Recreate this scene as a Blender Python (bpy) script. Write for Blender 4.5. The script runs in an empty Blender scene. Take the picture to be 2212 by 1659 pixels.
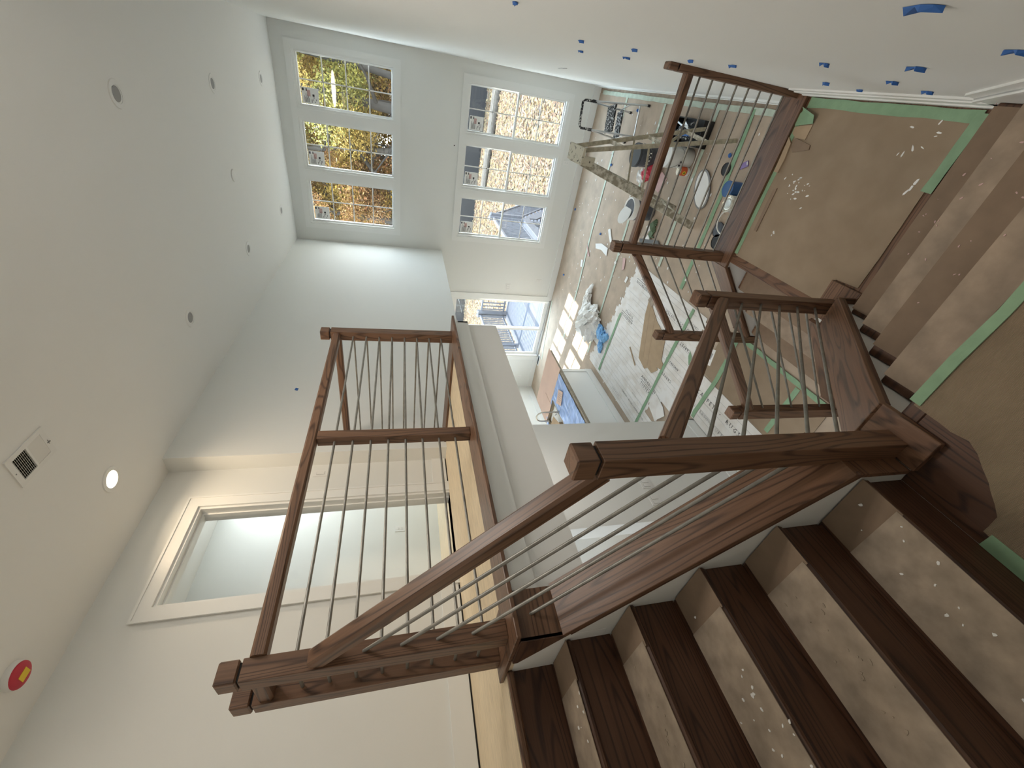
import bpy, bmesh, math, random
from mathutils import Vector, Matrix, noise
rnd = random.Random(7)
SC = bpy.context.scene
COL = SC.collection

# ------------------------------------------------------------------ camera, sky, sun, exposure
EYE = 3.537
cam_d = bpy.data.cameras.new('camera'); cam = bpy.data.objects.new('camera', cam_d); COL.objects.link(cam)
RX = Vector((0.156, -0.206, -0.966)); RF = Vector((-0.571, 0.779, -0.258)).normalized()
RX = (RX - RF * RX.dot(RF)).normalized(); RY = RF.cross(RX)          # image right, image down, forward
cam.matrix_world = Matrix(((RX.x, -RY.x, -RF.x, 0), (RX.y, -RY.y, -RF.y, 0), (RX.z, -RY.z, -RF.z, EYE), (0, 0, 0, 1)))
cam_d.sensor_fit = 'HORIZONTAL'; cam_d.sensor_width = 36.0; cam_d.lens = 880.31 / 2212 * 36
cam_d.shift_x = (1106 - 1099.72) / 2212; cam_d.shift_y = -(829.5 - 815.74) / 2212
cam_d.clip_start = 0.02; cam_d.clip_end = 300
SC.camera = cam

world = bpy.data.worlds.new('sky'); SC.world = world; world.use_nodes = True
wn = world.node_tree.nodes; wl = world.node_tree.links
bg = wn['Background']
wtc = wn.new('ShaderNodeTexCoord'); wsep = wn.new('ShaderNodeSeparateXYZ'); wr = wn.new('ShaderNodeValToRGB')
wl.new(wtc.outputs['Generated'], wsep.inputs[0]); wl.new(wsep.outputs['Z'], wr.inputs[0]); wl.new(wr.outputs[0], bg.inputs['Color'])
wr.color_ramp.elements[0].position = 0.0; wr.color_ramp.elements[0].color = (0.93, 0.96, 1.0, 1)
wr.color_ramp.elements[1].position = 0.8; wr.color_ramp.elements[1].color = (0.62, 0.80, 1.0, 1)
bg.inputs['Strength'].default_value = 11.0

sun_d = bpy.data.lights.new('sun', 'SUN'); sun = bpy.data.objects.new('sun', sun_d); COL.objects.link(sun)
SUN = Vector((1.0, -0.135, -0.625)).normalized()
sun.rotation_euler = SUN.to_track_quat('-Z', 'Y').to_euler(); sun.location = (-20, 12, 20)
sun_d.energy = 36.0; sun_d.color = (1.0, 0.95, 0.86); sun_d.angle = math.radians(0.6)

def area_lamp(name, loc, size, power, color, rot=(0, 0, 0), size_y=None, portal=False, spread=None):
    d = bpy.data.lights.new(name, 'AREA'); o = bpy.data.objects.new(name, d); COL.objects.link(o)
    d.energy = power; d.color = color
    if size_y: d.shape = 'RECTANGLE'; d.size = size; d.size_y = size_y
    else: d.shape = 'DISK'; d.size = size
    o.location = loc; o.rotation_euler = rot
    if portal: d.cycles.is_portal = True
    return o

SC.view_settings.view_transform = 'Standard'; SC.view_settings.look = 'None'
SC.view_settings.gamma = 1.0; SC.view_settings.use_curve_mapping = False
SC.view_settings.exposure = -0.06

# ------------------------------------------------------------------ levels and planes (metres, main floor at 0)
XR, YF, XL, XREC, YCO = 0.300, 8.596, -2.973, -3.143, 2.88
ZC, ZS = 5.477, 2.707
ZB, R1, RUN1, Y01 = 1.837, 0.2009, 0.2217, 0.7611
ZA = ZB - 5 * R1
R2, RUN2, X02 = ZA / 4, 0.222, -0.895
R3, RUN3, X03 = 0.2083, 0.2283, -0.8666
ZL = ZB + 6 * R3
XW, YN, YFAR = -6.6, -0.5, 8.75

# ------------------------------------------------------------------ materials
M = {}
def newmat(name):
    m = bpy.data.materials.new(name); m.use_nodes = True
    nt = m.node_tree; b = nt.nodes['Principled BSDF']; M[name] = m
    return m, nt.nodes, nt.links, b
def ramp(n, stops):
    r = n.new('ShaderNodeValToRGB'); e = r.color_ramp.elements
    while len(e) < len(stops): e.new(0.5)
    for el, (p, c) in zip(e, stops): el.position = p; el.color = (*c, 1)
    return r
def plain(name, col, rough=0.6, metal=0.0, var=0.0, scale=6.0, bump=0.0, bscale=80.0, stretch=None):
    m, n, l, b = newmat(name)
    b.inputs['Roughness'].default_value = rough; b.inputs['Metallic'].default_value = metal
    b.inputs['Base Color'].default_value = (*col, 1)
    tc = n.new('ShaderNodeTexCoord'); mp = n.new('ShaderNodeMapping'); l.new(tc.outputs['Object'], mp.inputs[0])
    if stretch: mp.inputs['Scale'].default_value = stretch
    if var > 0:
        t = n.new('ShaderNodeTexNoise'); t.inputs['Scale'].default_value = scale; t.inputs['Detail'].default_value = 5
        l.new(mp.outputs[0], t.inputs['Vector'])
        r = ramp(n, [(0.25, tuple(c * (1 - var) for c in col)), (0.75, tuple(min(1, c * (1 + var)) for c in col))])
        l.new(t.outputs['Fac'], r.inputs[0]); l.new(r.outputs[0], b.inputs['Base Color'])
    if bump > 0:
        t2 = n.new('ShaderNodeTexNoise'); t2.inputs['Scale'].default_value = bscale; t2.inputs['Detail'].default_value = 4
        l.new(mp.outputs[0], t2.inputs['Vector'])
        bp = n.new('ShaderNodeBump'); bp.inputs['Strength'].default_value = bump; bp.inputs['Distance'].default_value = 0.004
        l.new(t2.outputs['Fac'], bp.inputs['Height']); l.new(bp.outputs[0], b.inputs['Normal'])
    return m
def wood(name, axis, lo, mid, hi, rough=0.42, lines=7.0):
    m, n, l, b = newmat(name)
    b.inputs['Roughness'].default_value = rough
    tc = n.new('ShaderNodeTexCoord'); oi = n.new('ShaderNodeObjectInfo')
    mul = n.new('ShaderNodeMath'); mul.operation = 'MULTIPLY'; mul.inputs[1].default_value = 37.0
    l.new(oi.outputs['Random'], mul.inputs[0])
    add = n.new('ShaderNodeVectorMath'); add.operation = 'ADD'
    l.new(tc.outputs['Object'], add.inputs[0]); l.new(mul.outputs[0], add.inputs[1])
    def stretched(a, o):
        mp = n.new('ShaderNodeMapping'); s = [o, o, o]; s['xyz'.index(axis)] = a
        mp.inputs['Scale'].default_value = s; l.new(add.outputs[0], mp.inputs[0]); return mp
    n1 = n.new('ShaderNodeTexNoise'); n1.inputs['Scale'].default_value = 1.0; n1.inputs['Detail'].default_value = 1.0
    n1.inputs['Roughness'].default_value = 0.3; n1.inputs['Distortion'].default_value = 0.25
    l.new(stretched(0.75, 9.0).outputs[0], n1.inputs['Vector'])
    mm = n.new('ShaderNodeMath'); mm.operation = 'MULTIPLY'; mm.inputs[1].default_value = lines * 6.283 * 2.2; l.new(n1.outputs['Fac'], mm.inputs[0])
    sn = n.new('ShaderNodeMath'); sn.operation = 'SINE'; l.new(mm.outputs[0], sn.inputs[0])
    h = n.new('ShaderNodeMapRange'); h.inputs['From Min'].default_value = 0.15; h.inputs['From Max'].default_value = 1.0; l.new(sn.outputs[0], h.inputs['Value'])
    pw = n.new('ShaderNodeMath'); pw.operation = 'POWER'; pw.inputs[1].default_value = 1.6; l.new(h.outputs[0], pw.inputs[0])
    n2 = n.new('ShaderNodeTexNoise'); n2.inputs['Scale'].default_value = 1.0; n2.inputs['Detail'].default_value = 3
    l.new(stretched(6.0, 190.0).outputs[0], n2.inputs['Vector'])
    n4 = n.new('ShaderNodeTexNoise'); n4.inputs['Scale'].default_value = 1.0; n4.inputs['Detail'].default_value = 2
    l.new(stretched(1.5, 30.0).outputs[0], n4.inputs['Vector'])
    r = ramp(n, [(0.30, mid), (0.70, hi)]); l.new(n4.outputs['Fac'], r.inputs[0])
    br = n.new('ShaderNodeMath'); br.operation = 'MULTIPLY'; l.new(pw.outputs[0], br.inputs[0])
    r2 = ramp(n, [(0.35, (1, 1, 1)), (0.65, (0.45, 0.45, 0.45))]); l.new(n2.outputs['Fac'], r2.inputs[0]); l.new(r2.outputs[0], br.inputs[1])
    m1 = n.new('ShaderNodeMix'); m1.data_type = 'RGBA'; l.new(br.outputs[0], m1.inputs['Factor']); l.new(r.outputs[0], m1.inputs['A']); m1.inputs['B'].default_value = (*lo, 1)
    mx = n.new('ShaderNodeMix'); mx.data_type = 'RGBA'; mx.blend_type = 'MULTIPLY'; mx.inputs['Factor'].default_value = 0.30
    l.new(m1.outputs['Result'], mx.inputs['A']); l.new(r2.outputs[0], mx.inputs['B']); l.new(mx.outputs['Result'], b.inputs['Base Color'])
    bp = n.new('ShaderNodeBump'); bp.inputs['Strength'].default_value = 0.12; bp.inputs['Distance'].default_value = 0.002
    l.new(n2.outputs['Fac'], bp.inputs['Height']); l.new(bp.outputs[0], b.inputs['Normal'])
    return m
OAK = ((0.045, 0.020, 0.011), (0.165, 0.083, 0.045), (0.215, 0.115, 0.066))
for ax in 'xyz': wood('oak_' + ax, ax, *OAK)
DOAK = ((0.026, 0.010, 0.006), (0.085, 0.037, 0.019), (0.115, 0.053, 0.028))
for ax in 'xyz': wood('dark_oak_' + ax, ax, *DOAK, rough=0.5)
plain('wall_paint', (0.80, 0.81, 0.785), 0.75, bump=0.05, bscale=160)
plain('ceiling_paint', (0.85, 0.85, 0.83), 0.85)
plain('trim_paint', (0.84, 0.85, 0.83), 0.4)
plain('plastic_white', (0.82, 0.82, 0.80), 0.35)
plain('slot_grey', (0.25, 0.25, 0.25), 0.5)
plain('metal_rod', (0.26, 0.25, 0.225), 0.45, 0.55, var=0.3, scale=14, bump=0.1, bscale=60)
plain('black', (0.012, 0.012, 0.013), 0.55)
plain('dark_hole', (0.004, 0.004, 0.004), 0.9)
plain('kraft', (0.46, 0.37, 0.285), 0.8, var=0.17, scale=4, bump=0.5, bscale=7)
plain('kraft_dark', (0.34, 0.26, 0.19), 0.7, var=0.30, scale=9, bump=0.4, bscale=25)
plain('kraft_pale', (0.36, 0.29, 0.22), 0.6, var=0.34, scale=12, bump=0.3, bscale=40)
plain('cardboard', (0.43, 0.32, 0.21), 0.85, var=0.08, scale=9)
plain('cardboard_dark', (0.25, 0.178, 0.122), 0.85, var=0.12, scale=12)
plain('green_tape', (0.25, 0.40, 0.25), 0.7, var=0.12, scale=15, bump=0.3, bscale=60)
plain('pale_tape', (0.52, 0.60, 0.50), 0.7, var=0.14, scale=12, bump=0.3, bscale=60)
plain('blue_tape', (0.030, 0.13, 0.42), 0.6)
plain('print_black', (0.045, 0.045, 0.05), 0.8)
plain('print_grey', (0.36, 0.36, 0.36), 0.8)
plain('print_pink', (0.62, 0.42, 0.40), 0.8)
plain('paper_white', (0.86, 0.86, 0.84), 0.7)
plain('aluminium', (0.62, 0.63, 0.64), 0.35, 0.8)
plain('nickel', (0.55, 0.50, 0.42), 0.28, 1.0)
plain('splattered_black', (0.10, 0.10, 0.10), 0.7)
plain('ladder_wood', (0.40, 0.36, 0.27), 0.8, var=0.35, scale=22, bump=0.3, bscale=90)
plain('bucket_dark', (0.085, 0.095, 0.115), 0.5, var=0.3, scale=14)
plain('bucket_lid_dark', (0.07, 0.075, 0.08), 0.6)
plain('bucket_white', (0.78, 0.78, 0.75), 0.45)
plain('tin', (0.66, 0.62, 0.54), 0.22, 1.0)
plain('tin_blue', (0.03, 0.11, 0.30), 0.4)
plain('orange', (0.75, 0.14, 0.05), 0.5)
plain('yellow', (0.85, 0.62, 0.04), 0.5)
plain('red', (0.55, 0.03, 0.06), 0.45)
plain('plastic_bag', (0.93, 0.94, 0.92), 0.35, bump=0.8, bscale=22)
plain('plastic_blue', (0.22, 0.50, 0.86), 0.35, bump=0.5, bscale=25)
plain('film_blue', (0.32, 0.47, 0.80), 0.4, var=0.25, scale=7, bump=0.8, bscale=12, stretch=(0.6, 3, 1))
plain('pink_board', (0.72, 0.52, 0.42), 0.7, var=0.06, scale=3)
plain('purple', (0.23, 0.14, 0.38), 0.4)
plain('grey_board', (0.14, 0.145, 0.15), 0.7, var=0.1)
plain('glove_green', (0.10, 0.16, 0.08), 0.6, var=0.3, scale=20)
plain('counter', (0.30, 0.26, 0.20), 0.35, var=0.3, scale=30)
plain('sink_steel', (0.32, 0.26, 0.18), 0.3, 0.9)
plain('plywood', (0.74, 0.62, 0.44), 0.75, var=0.16, scale=9, stretch=(9, 1, 1))
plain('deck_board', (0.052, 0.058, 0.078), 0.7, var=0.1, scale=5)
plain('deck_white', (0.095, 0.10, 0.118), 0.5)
plain('fence_black', (0.004, 0.004, 0.005), 0.7)
def splatter(name, base, spot, scale, lo, hi, rough=0.8, stretch=None, second=None):
    m, n, l, b = newmat(name); b.inputs['Roughness'].default_value = rough
    tc = n.new('ShaderNodeTexCoord'); mp = n.new('ShaderNodeMapping'); l.new(tc.outputs['Object'], mp.inputs[0])
    if stretch: mp.inputs['Scale'].default_value = stretch
    t = n.new('ShaderNodeTexNoise'); t.inputs['Scale'].default_value = scale; t.inputs['Detail'].default_value = 6; l.new(mp.outputs[0], t.inputs['Vector'])
    r = ramp(n, [(lo, base), (hi, spot)]); l.new(t.outputs['Fac'], r.inputs[0])
    l.new(r.outputs[0], b.inputs['Base Color'])
    return m
splatter('splattered_black', (0.02, 0.02, 0.022), (0.62, 0.62, 0.60), 38, 0.52, 0.62)
splatter('ladder_paint', (0.32, 0.29, 0.22), (0.66, 0.63, 0.54), 18, 0.45, 0.62)
splatter('ladder_cap', (0.05, 0.045, 0.035), (0.50, 0.47, 0.37), 26, 0.34, 0.44)
splatter('white_carton', (0.72, 0.68, 0.62), (0.86, 0.85, 0.83), 4, 0.28, 0.55)
def corrugated(name, axis, col, col2, pitch=150.0):
    m, n, l, b = newmat(name); b.inputs['Roughness'].default_value = 0.85
    tc = n.new('ShaderNodeTexCoord'); w = n.new('ShaderNodeTexWave'); w.bands_direction = axis; w.inputs['Scale'].default_value = pitch
    l.new(tc.outputs['Object'], w.inputs['Vector'])
    t = n.new('ShaderNodeTexNoise'); t.inputs['Scale'].default_value = 5; t.inputs['Detail'].default_value = 5; l.new(tc.outputs['Object'], t.inputs['Vector'])
    r = ramp(n, [(0.3, col2), (0.7, col)]); l.new(t.outputs['Fac'], r.inputs[0])
    mx = n.new('ShaderNodeMix'); mx.data_type = 'RGBA'; mx.blend_type = 'MULTIPLY'; mx.inputs['Factor'].default_value = 0.28
    l.new(r.outputs[0], mx.inputs['A']); l.new(w.outputs['Color'], mx.inputs['B']); l.new(mx.outputs['Result'], b.inputs['Base Color'])
    bp = n.new('ShaderNodeBump'); bp.inputs['Strength'].default_value = 0.6; bp.inputs['Distance'].default_value = 0.003
    l.new(w.outputs['Fac'], bp.inputs['Height']); l.new(bp.outputs[0], b.inputs['Normal'])
corrugated('corrugated_x', 'Y', (0.40, 0.30, 0.205), (0.31, 0.225, 0.15), 120)
corrugated('corrugated_y', 'Y', (0.50, 0.385, 0.27), (0.42, 0.315, 0.215), 110)
def glass():
    m, n, l, b = newmat('window_glass')
    n.remove(b); out = n['Material Output']
    tr = n.new('ShaderNodeBsdfTransparent'); tr.inputs[0].default_value = (0.96, 0.98, 0.97, 1)
    gl = n.new('ShaderNodeBsdfGlossy'); gl.inputs['Roughness'].default_value = 0.02
    mx = n.new('ShaderNodeMixShader'); mx.inputs[0].default_value = 0.05
    l.new(tr.outputs[0], mx.inputs[1]); l.new(gl.outputs[0], mx.inputs[2]); l.new(mx.outputs[0], out.inputs[0])
glass()
def emit(name, col, s):
    m, n, l, b = newmat(name); b.inputs['Emission Color'].default_value = (*col, 1); b.inputs['Emission Strength'].default_value = s
    b.inputs['Base Color'].default_value = (*col, 1)
emit('lamp_glow', (1.0, 0.80, 0.55), 30.0)
def leafmat(name, cols, scale, rough=0.8):
    m, n, l, b = newmat(name); b.inputs['Roughness'].default_value = rough
    tc = n.new('ShaderNodeTexCoord'); v = n.new('ShaderNodeTexVoronoi'); v.inputs['Scale'].default_value = scale; l.new(tc.outputs['Object'], v.inputs['Vector'])
    s = n.new('ShaderNodeSeparateColor'); l.new(v.outputs['Color'], s.inputs[0])
    st = [(i / len(cols), c) for i, c in enumerate(cols)]
    r = ramp(n, st); r.color_ramp.interpolation = 'CONSTANT'; l.new(s.outputs[0], r.inputs[0]); l.new(r.outputs[0], b.inputs['Base Color'])
LITTER = [(0.10, 0.062, 0.03), (0.14, 0.10, 0.045), (0.03, 0.018, 0.012), (0.15, 0.12, 0.09), (0.012, 0.010, 0.008), (0.15, 0.11, 0.045), (0.06, 0.033, 0.022), (0.13, 0.11, 0.06)]
leafmat('leaf_litter', LITTER, 9)
def leafcard(name, a, c):
    m, n, l, b = newmat(name); b.inputs['Roughness'].default_value = 0.7
    g = n.new('ShaderNodeNewGeometry'); r = ramp(n, [(0.0, a), (0.5, c), (1.0, tuple(x * 0.25 for x in a))]); l.new(g.outputs['Random Per Island'], r.inputs[0]); l.new(r.outputs[0], b.inputs['Base Color'])
    b.inputs['Transmission Weight'].default_value = 0.0
    tl = n.new('ShaderNodeBsdfTranslucent'); l.new(r.outputs[0], tl.inputs[0]); mx = n.new('ShaderNodeMixShader'); mx.inputs[0].default_value = 0.45
    l.new(b.outputs[0], mx.inputs[1]); l.new(tl.outputs[0], mx.inputs[2]); l.new(mx.outputs[0], n['Material Output'].inputs[0])
leafcard('leaves_yellow', (0.28, 0.18, 0.03), (0.50, 0.36, 0.10))
leafcard('leaves_green', (0.08, 0.09, 0.018), (0.36, 0.33, 0.08))
leafcard('leaves_orange', (0.34, 0.14, 0.06), (0.42, 0.27, 0.10))
leafcard('leaves_brown', (0.10, 0.06, 0.03), (0.22, 0.15, 0.08))
plain('bark', (0.022, 0.019, 0.016), 0.9, var=0.4, scale=8, bump=0.6, bscale=30, stretch=(1, 1, 0.3))
plain('bark_pale', (0.055, 0.05, 0.044), 0.9, var=0.4, scale=8, bump=0.6, bscale=30, stretch=(1, 1, 0.3))

# ------------------------------------------------------------------ builders
WLOC = {}
def tag(o, label=None, cat=None, group=None, kind=None):
    if label: o['label'] = label
    if cat: o['category'] = cat
    if group: o['group'] = group
    if kind: o['kind'] = kind
    return o
def thing(name, loc, label=None, cat=None, group=None, kind=None):
    o = bpy.data.objects.new(name, None); COL.objects.link(o); o.location = loc; o.empty_display_size = 0.05
    WLOC[o.name] = Vector(loc)
    return tag(o, label, cat, group, kind)
class MB:
    def __init__(s): s.v = []; s.f = []
    def add(s, vs, fs):
        b = len(s.v); s.v += [tuple(v) for v in vs]; s.f += [tuple(b + i for i in f) for f in fs]; return s
    def box(s, x0, x1, y0, y1, z0, z1):
        x0, x1 = sorted((x0, x1)); y0, y1 = sorted((y0, y1)); z0, z1 = sorted((z0, z1))
        return s.add([(x0, y0, z0), (x1, y0, z0), (x1, y1, z0), (x0, y1, z0), (x0, y0, z1), (x1, y0, z1), (x1, y1, z1), (x0, y1, z1)],
                     [(3, 2, 1, 0), (4, 5, 6, 7), (0, 1, 5, 4), (1, 2, 6, 5), (2, 3, 7, 6), (3, 0, 4, 7)])
    def prism(s, pts, a, b, axis='z'):                # extrude a polygon; axis x: pts are (y,z); y: (x,z); z: (x,y)
        def P(p, t): return (t, p[0], p[1]) if axis == 'x' else (p[0], t, p[1]) if axis == 'y' else (p[0], p[1], t)
        n = len(pts); vs = [P(p, a) for p in pts] + [P(p, b) for p in pts]
        return s.add(vs, [tuple(range(n - 1, -1, -1)), tuple(range(n, 2 * n))] + [(i, (i + 1) % n, n + (i + 1) % n, n + i) for i in range(n)])
    def bar(s, p0, p1, w, h, up=(0, 0, 1), ch=0.0):      # rectangular bar between two points
        p0, p1 = Vector(p0), Vector(p1); d = (p1 - p0).normalized(); u = Vector(up); u = (u - d * u.dot(d)).normalized(); r = d.cross(u)
        w, h = w / 2, h / 2
        ring = [(-w + ch, -h), (w - ch, -h), (w, -h + ch), (w, h - ch), (w - ch, h), (-w + ch, h), (-w, h - ch), (-w, -h + ch)] if ch > 0 else [(-w, -h), (w, -h), (w, h), (-w, h)]
        n = len(ring); vs = [p + r * a + u * b for p in (p0, p1) for a, b in ring]
        return s.add(vs, [tuple(range(n)), tuple(range(2 * n - 1, n - 1, -1))] + [(i, n + i, n + (i + 1) % n, (i + 1) % n) for i in range(n)])
    def cyl(s, p0, p1, r0, r1=None, n=12, cap=True):
        r1 = r0 if r1 is None else r1
        p0, p1 = Vector(p0), Vector(p1); d = (p1 - p0).normalized(); a = d.orthogonal().normalized(); b = d.cross(a)
        vs = [p + (a * math.cos(t * 2 * math.pi / n) + b * math.sin(t * 2 * math.pi / n)) * r for p, r in ((p0, r0), (p1, r1)) for t in range(n)]
        fs = [(i, (i + 1) % n, n + (i + 1) % n, n + i) for i in range(n)]
        if cap: fs += [tuple(range(n - 1, -1, -1)), tuple(range(n, 2 * n))]
        return s.add(vs, fs)
    def tube(s, pts, r, n=8):
        pts = [Vector(p) for p in pts]; rings = []; b = len(s.v); a = None
        rs = r if isinstance(r, (list, tuple)) else [r] * len(pts)
        for i, p in enumerate(pts):
            d = (pts[min(i + 1, len(pts) - 1)] - pts[max(i - 1, 0)]).normalized()
            a = d.orthogonal().normalized() if a is None else (a - d * a.dot(d)).normalized()
            c = d.cross(a); s.v += [tuple(p + (a * math.cos(t * 2 * math.pi / n) + c * math.sin(t * 2 * math.pi / n)) * rs[i]) for t in range(n)]
        for k in range(len(pts) - 1):
            s.f += [(b + k * n + i, b + k * n + (i + 1) % n, b + (k + 1) * n + (i + 1) % n, b + (k + 1) * n + i) for i in range(n)]
        s.f += [tuple(b + i for i in range(n - 1, -1, -1)), tuple(b + (len(pts) - 1) * n + i for i in range(n))]
        return s
    def lathe(s, c, prof, n=24, sx=1.0, sy=1.0, ang=0.0, tilt=None):   # profile (radius, height) from bottom to top
        b = len(s.v); ca, sa = math.cos(ang), math.sin(ang)
        for r, z in prof:
            for t in range(n):
                x = r * sx * math.cos(t * 2 * math.pi / n); y = r * sy * math.sin(t * 2 * math.pi / n)
                p = Vector((x * ca - y * sa, x * sa + y * ca, z))
                if tilt: p = tilt @ p
                s.v.append((c[0] + p.x, c[1] + p.y, c[2] + p.z))
        for k in range(len(prof) - 1):
            s.f += [(b + k * n + i, b + k * n + (i + 1) % n, b + (k + 1) * n + (i + 1) % n, b + (k + 1) * n + i) for i in range(n)]
        s.f += [tuple(b + i for i in range(n - 1, -1, -1)), tuple(b + (len(prof) - 1) * n + i for i in range(n))]
        return s
    def build(s, name, mat, parent=None, bevel=0.0, smooth=False, rot=None, origin=None, seg=1):
        pl = WLOC[parent.name] if parent else Vector((0, 0, 0))
        if origin is None:
            if parent is None or rot is not None or True:
                xs = [v[0] for v in s.v]; ys = [v[1] for v in s.v]; zs = [v[2] for v in s.v]
                origin = Vector(((min(xs) + max(xs)) / 2, (min(ys) + max(ys)) / 2, min(zs)))
        origin = Vector(origin)
        me = bpy.data.meshes.new(name)
        Ri = rot.transposed() if rot else None
        me.from_pydata([tuple((Ri @ (Vector(v) - origin)) if Ri else Vector(v) - origin) for v in s.v], [], s.f)
        if bevel > 0:
            bm = bmesh.new(); bm.from_mesh(me); bmesh.ops.remove_doubles(bm, verts=bm.verts, dist=1e-5)
            bmesh.ops.bevel(bm, geom=[e for e in bm.edges if len(e.link_faces) == 2 and e.calc_face_angle(0) > 0.5], offset=bevel, segments=seg, affect='EDGES')
            bm.to_mesh(me); bm.free()
        me.materials.append(M[mat] if isinstance(mat, str) else mat)
        if smooth:
            for p in me.polygons: p.use_smooth = True
            me.set_sharp_from_angle(angle=math.radians(38))
        o = bpy.data.objects.new(name, me); COL.objects.link(o)
        if parent: o.parent = parent
        o.location = origin - pl; WLOC[o.name] = origin
        if rot: o.rotation_euler = rot.to_euler()
        return o
def box(name, mat, x0, x1, y0, y1, z0, z1, parent=None, bevel=0.0):
    return MB().box(x0, x1, y0, y1, z0, z1).build(name, mat, parent, bevel)
def struct(name, mat, mb, parent=None):
    o = mb.build(name, mat, parent)
    if not parent: o['kind'] = 'structure'
    return o
def wall(name, mat, axis, a0, a1, u0, u1, z0, z1, holes=(), parent=None):
    """a slab across `axis` between a0 and a1 with rectangular holes (u0,u1,z0,z1)"""
    us = sorted({u0, u1, *[h[i] for h in holes for i in (0, 1)]}); zs = sorted({z0, z1, *[h[i] for h in holes for i in (2, 3)]})
    us = [u for u in us if u0 <= u <= u1]; zs = [z for z in zs if z0 <= z <= z1]
    mb = MB()
    for i in range(len(us) - 1):
        for k in range(len(zs) - 1):
            cu, cz = (us[i] + us[i + 1]) / 2, (zs[k] + zs[k + 1]) / 2
            if any(h[0] < cu < h[1] and h[2] < cz < h[3] for h in holes): continue
            if axis == 'x': mb.box(a0, a1, us[i], us[i + 1], zs[k], zs[k + 1])
            else: mb.box(us[i], us[i + 1], a0, a1, zs[k], zs[k + 1])
    return struct(name, mat, mb, parent)
def text(body, size, parent, mat, x, y, z, ang, spacing=1.15, name='printed_text', align='LEFT', rot=None):
    cu = bpy.data.curves.new('txt', 'FONT'); cu.body = body; cu.size = size; cu.space_character = spacing; cu.align_x = align; cu.resolution_u = 1
    o = bpy.data.objects.new('txt', cu); COL.objects.link(o); dg = bpy.context.evaluated_depsgraph_get(); dg.update()
    me = bpy.data.meshes.new_from_object(o.evaluated_get(dg)); bpy.data.objects.remove(o)
    me.materials.clear(); me.materials.append(M[mat])
    t = bpy.data.objects.new(name, me); COL.objects.link(t); t.parent = parent; t.location = Vector((x, y, z)) - WLOC[parent.name]
    t.rotation_euler = rot if rot else (0, 0, ang)
    return t
def copy_tree(o, loc, label=None, group=None):
    r = o.copy(); COL.objects.link(r); r.location = loc; WLOC[r.name] = Vector(loc)
    if label: r['label'] = label
    if group: r['group'] = group
    for ch in list(o.children):
        c = ch.copy(); COL.objects.link(c); c.parent = r; WLOC[c.name] = WLOC[ch.name] - WLOC[o.name] + Vector(loc)
        for g in list(ch.children):
            d = g.copy(); COL.objects.link(d); d.parent = c
    return r
# ------------------------------------------------------------------ the shell
SEAMS = [8.58, 7.385, 6.165, 4.99, 4.355, 3.17, 2.05, -0.5]
fl = struct('floor', 'kraft_dark', MB().box(XW - .15, XR + .15, YN - .15, YFAR, -.12, 0.0))
WLOC['floor'] = Vector(WLOC[fl.name])
for i in range(len(SEAMS) - 1):
    y1, y0 = SEAMS[i], SEAMS[i + 1]
    nx, ny = 90, max(8, int((y1 - y0) * 12)); mb = MB(); vs = []
    for j in range(ny + 1):
        for k in range(nx + 1):
            x = XW + 0.03 + (XR - .10 - XW - .03) * k / nx; y = y0 + (y1 - y0) * j / ny
            h = noise.noise(Vector((x * 1.6, y * 3.2, i * 7.0))) * 0.0035 + noise.noise(Vector((x * 5, y * 6, i * 3.0))) * 0.0015
            vs.append((x, y, 0.006 + h))
    mb.add(vs, [(a, a + 1, a + nx + 2, a + nx + 1) for j in range(ny) for a in range(j * (nx + 1), j * (nx + 1) + nx)])
    o = mb.build('paper_strip', 'kraft', fl, smooth=True)

UPW = [(-.79, .015), (-1.715, -.92), (-2.648, -1.845)]
HOLES = [(a, b, 3.636, 5.194) for a, b in UPW] + [(a, b, .567, 2.425) for a, b in UPW] + [(-5.61, -3.985, 0.0, 2.40), (-4.25, -3.45, 3.7, 5.2)]
wall('wall_far', 'wall_paint', 'y', YF, YFAR, XW - .15, XR + .15, -.12, ZC + .12, HOLES)
wall('wall_right', 'wall_paint', 'x', XR, XR + .15, YN - .15, YF, -.12, ZC + .12)
wall('wall_near', 'wall_paint', 'y', YN - .15, YN, XW - .15, XR, -.12, ZC + .12, [(-6.2, -4.9, .9, 2.3)])
WKIT = [(7.50, 8.21, .93, 2.13), (6.56, 7.30, .93, 2.13), (3.0, 4.4, 1.15, 2.2)]
wall('wall_kitchen', 'wall_paint', 'x', XW - .15, XW, YN, YF, -.12, ZC + .12, WKIT)
struct('ceiling', 'ceiling_paint', MB().box(XW - .15, XR + .15, YN - .15, YFAR, ZC, ZC + .15))
wall('wall_left', 'wall_paint', 'x', XREC - .15, XL, YCO, YF, ZS, ZC)
wall('wall_hall', 'wall_paint', 'x', XREC - .15, XREC, YN, YCO, ZS, ZC, [(1.684, 2.48, ZL, 5.118)])
wall('wall_pantry', 'wall_paint', 'x', XREC, XL, YN, 3.17, 0, ZS, [(.25, 1.85, 0, 2.5)])
struct('wall_bedroom', 'wall_paint', MB().box(-4.49, -4.345, YN, YF, ZS + .3, ZC))
struct('wall_cupboard', 'wall_paint', MB().box(-4.75, -4.6, YN, 3.0, 0, ZS))
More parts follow.
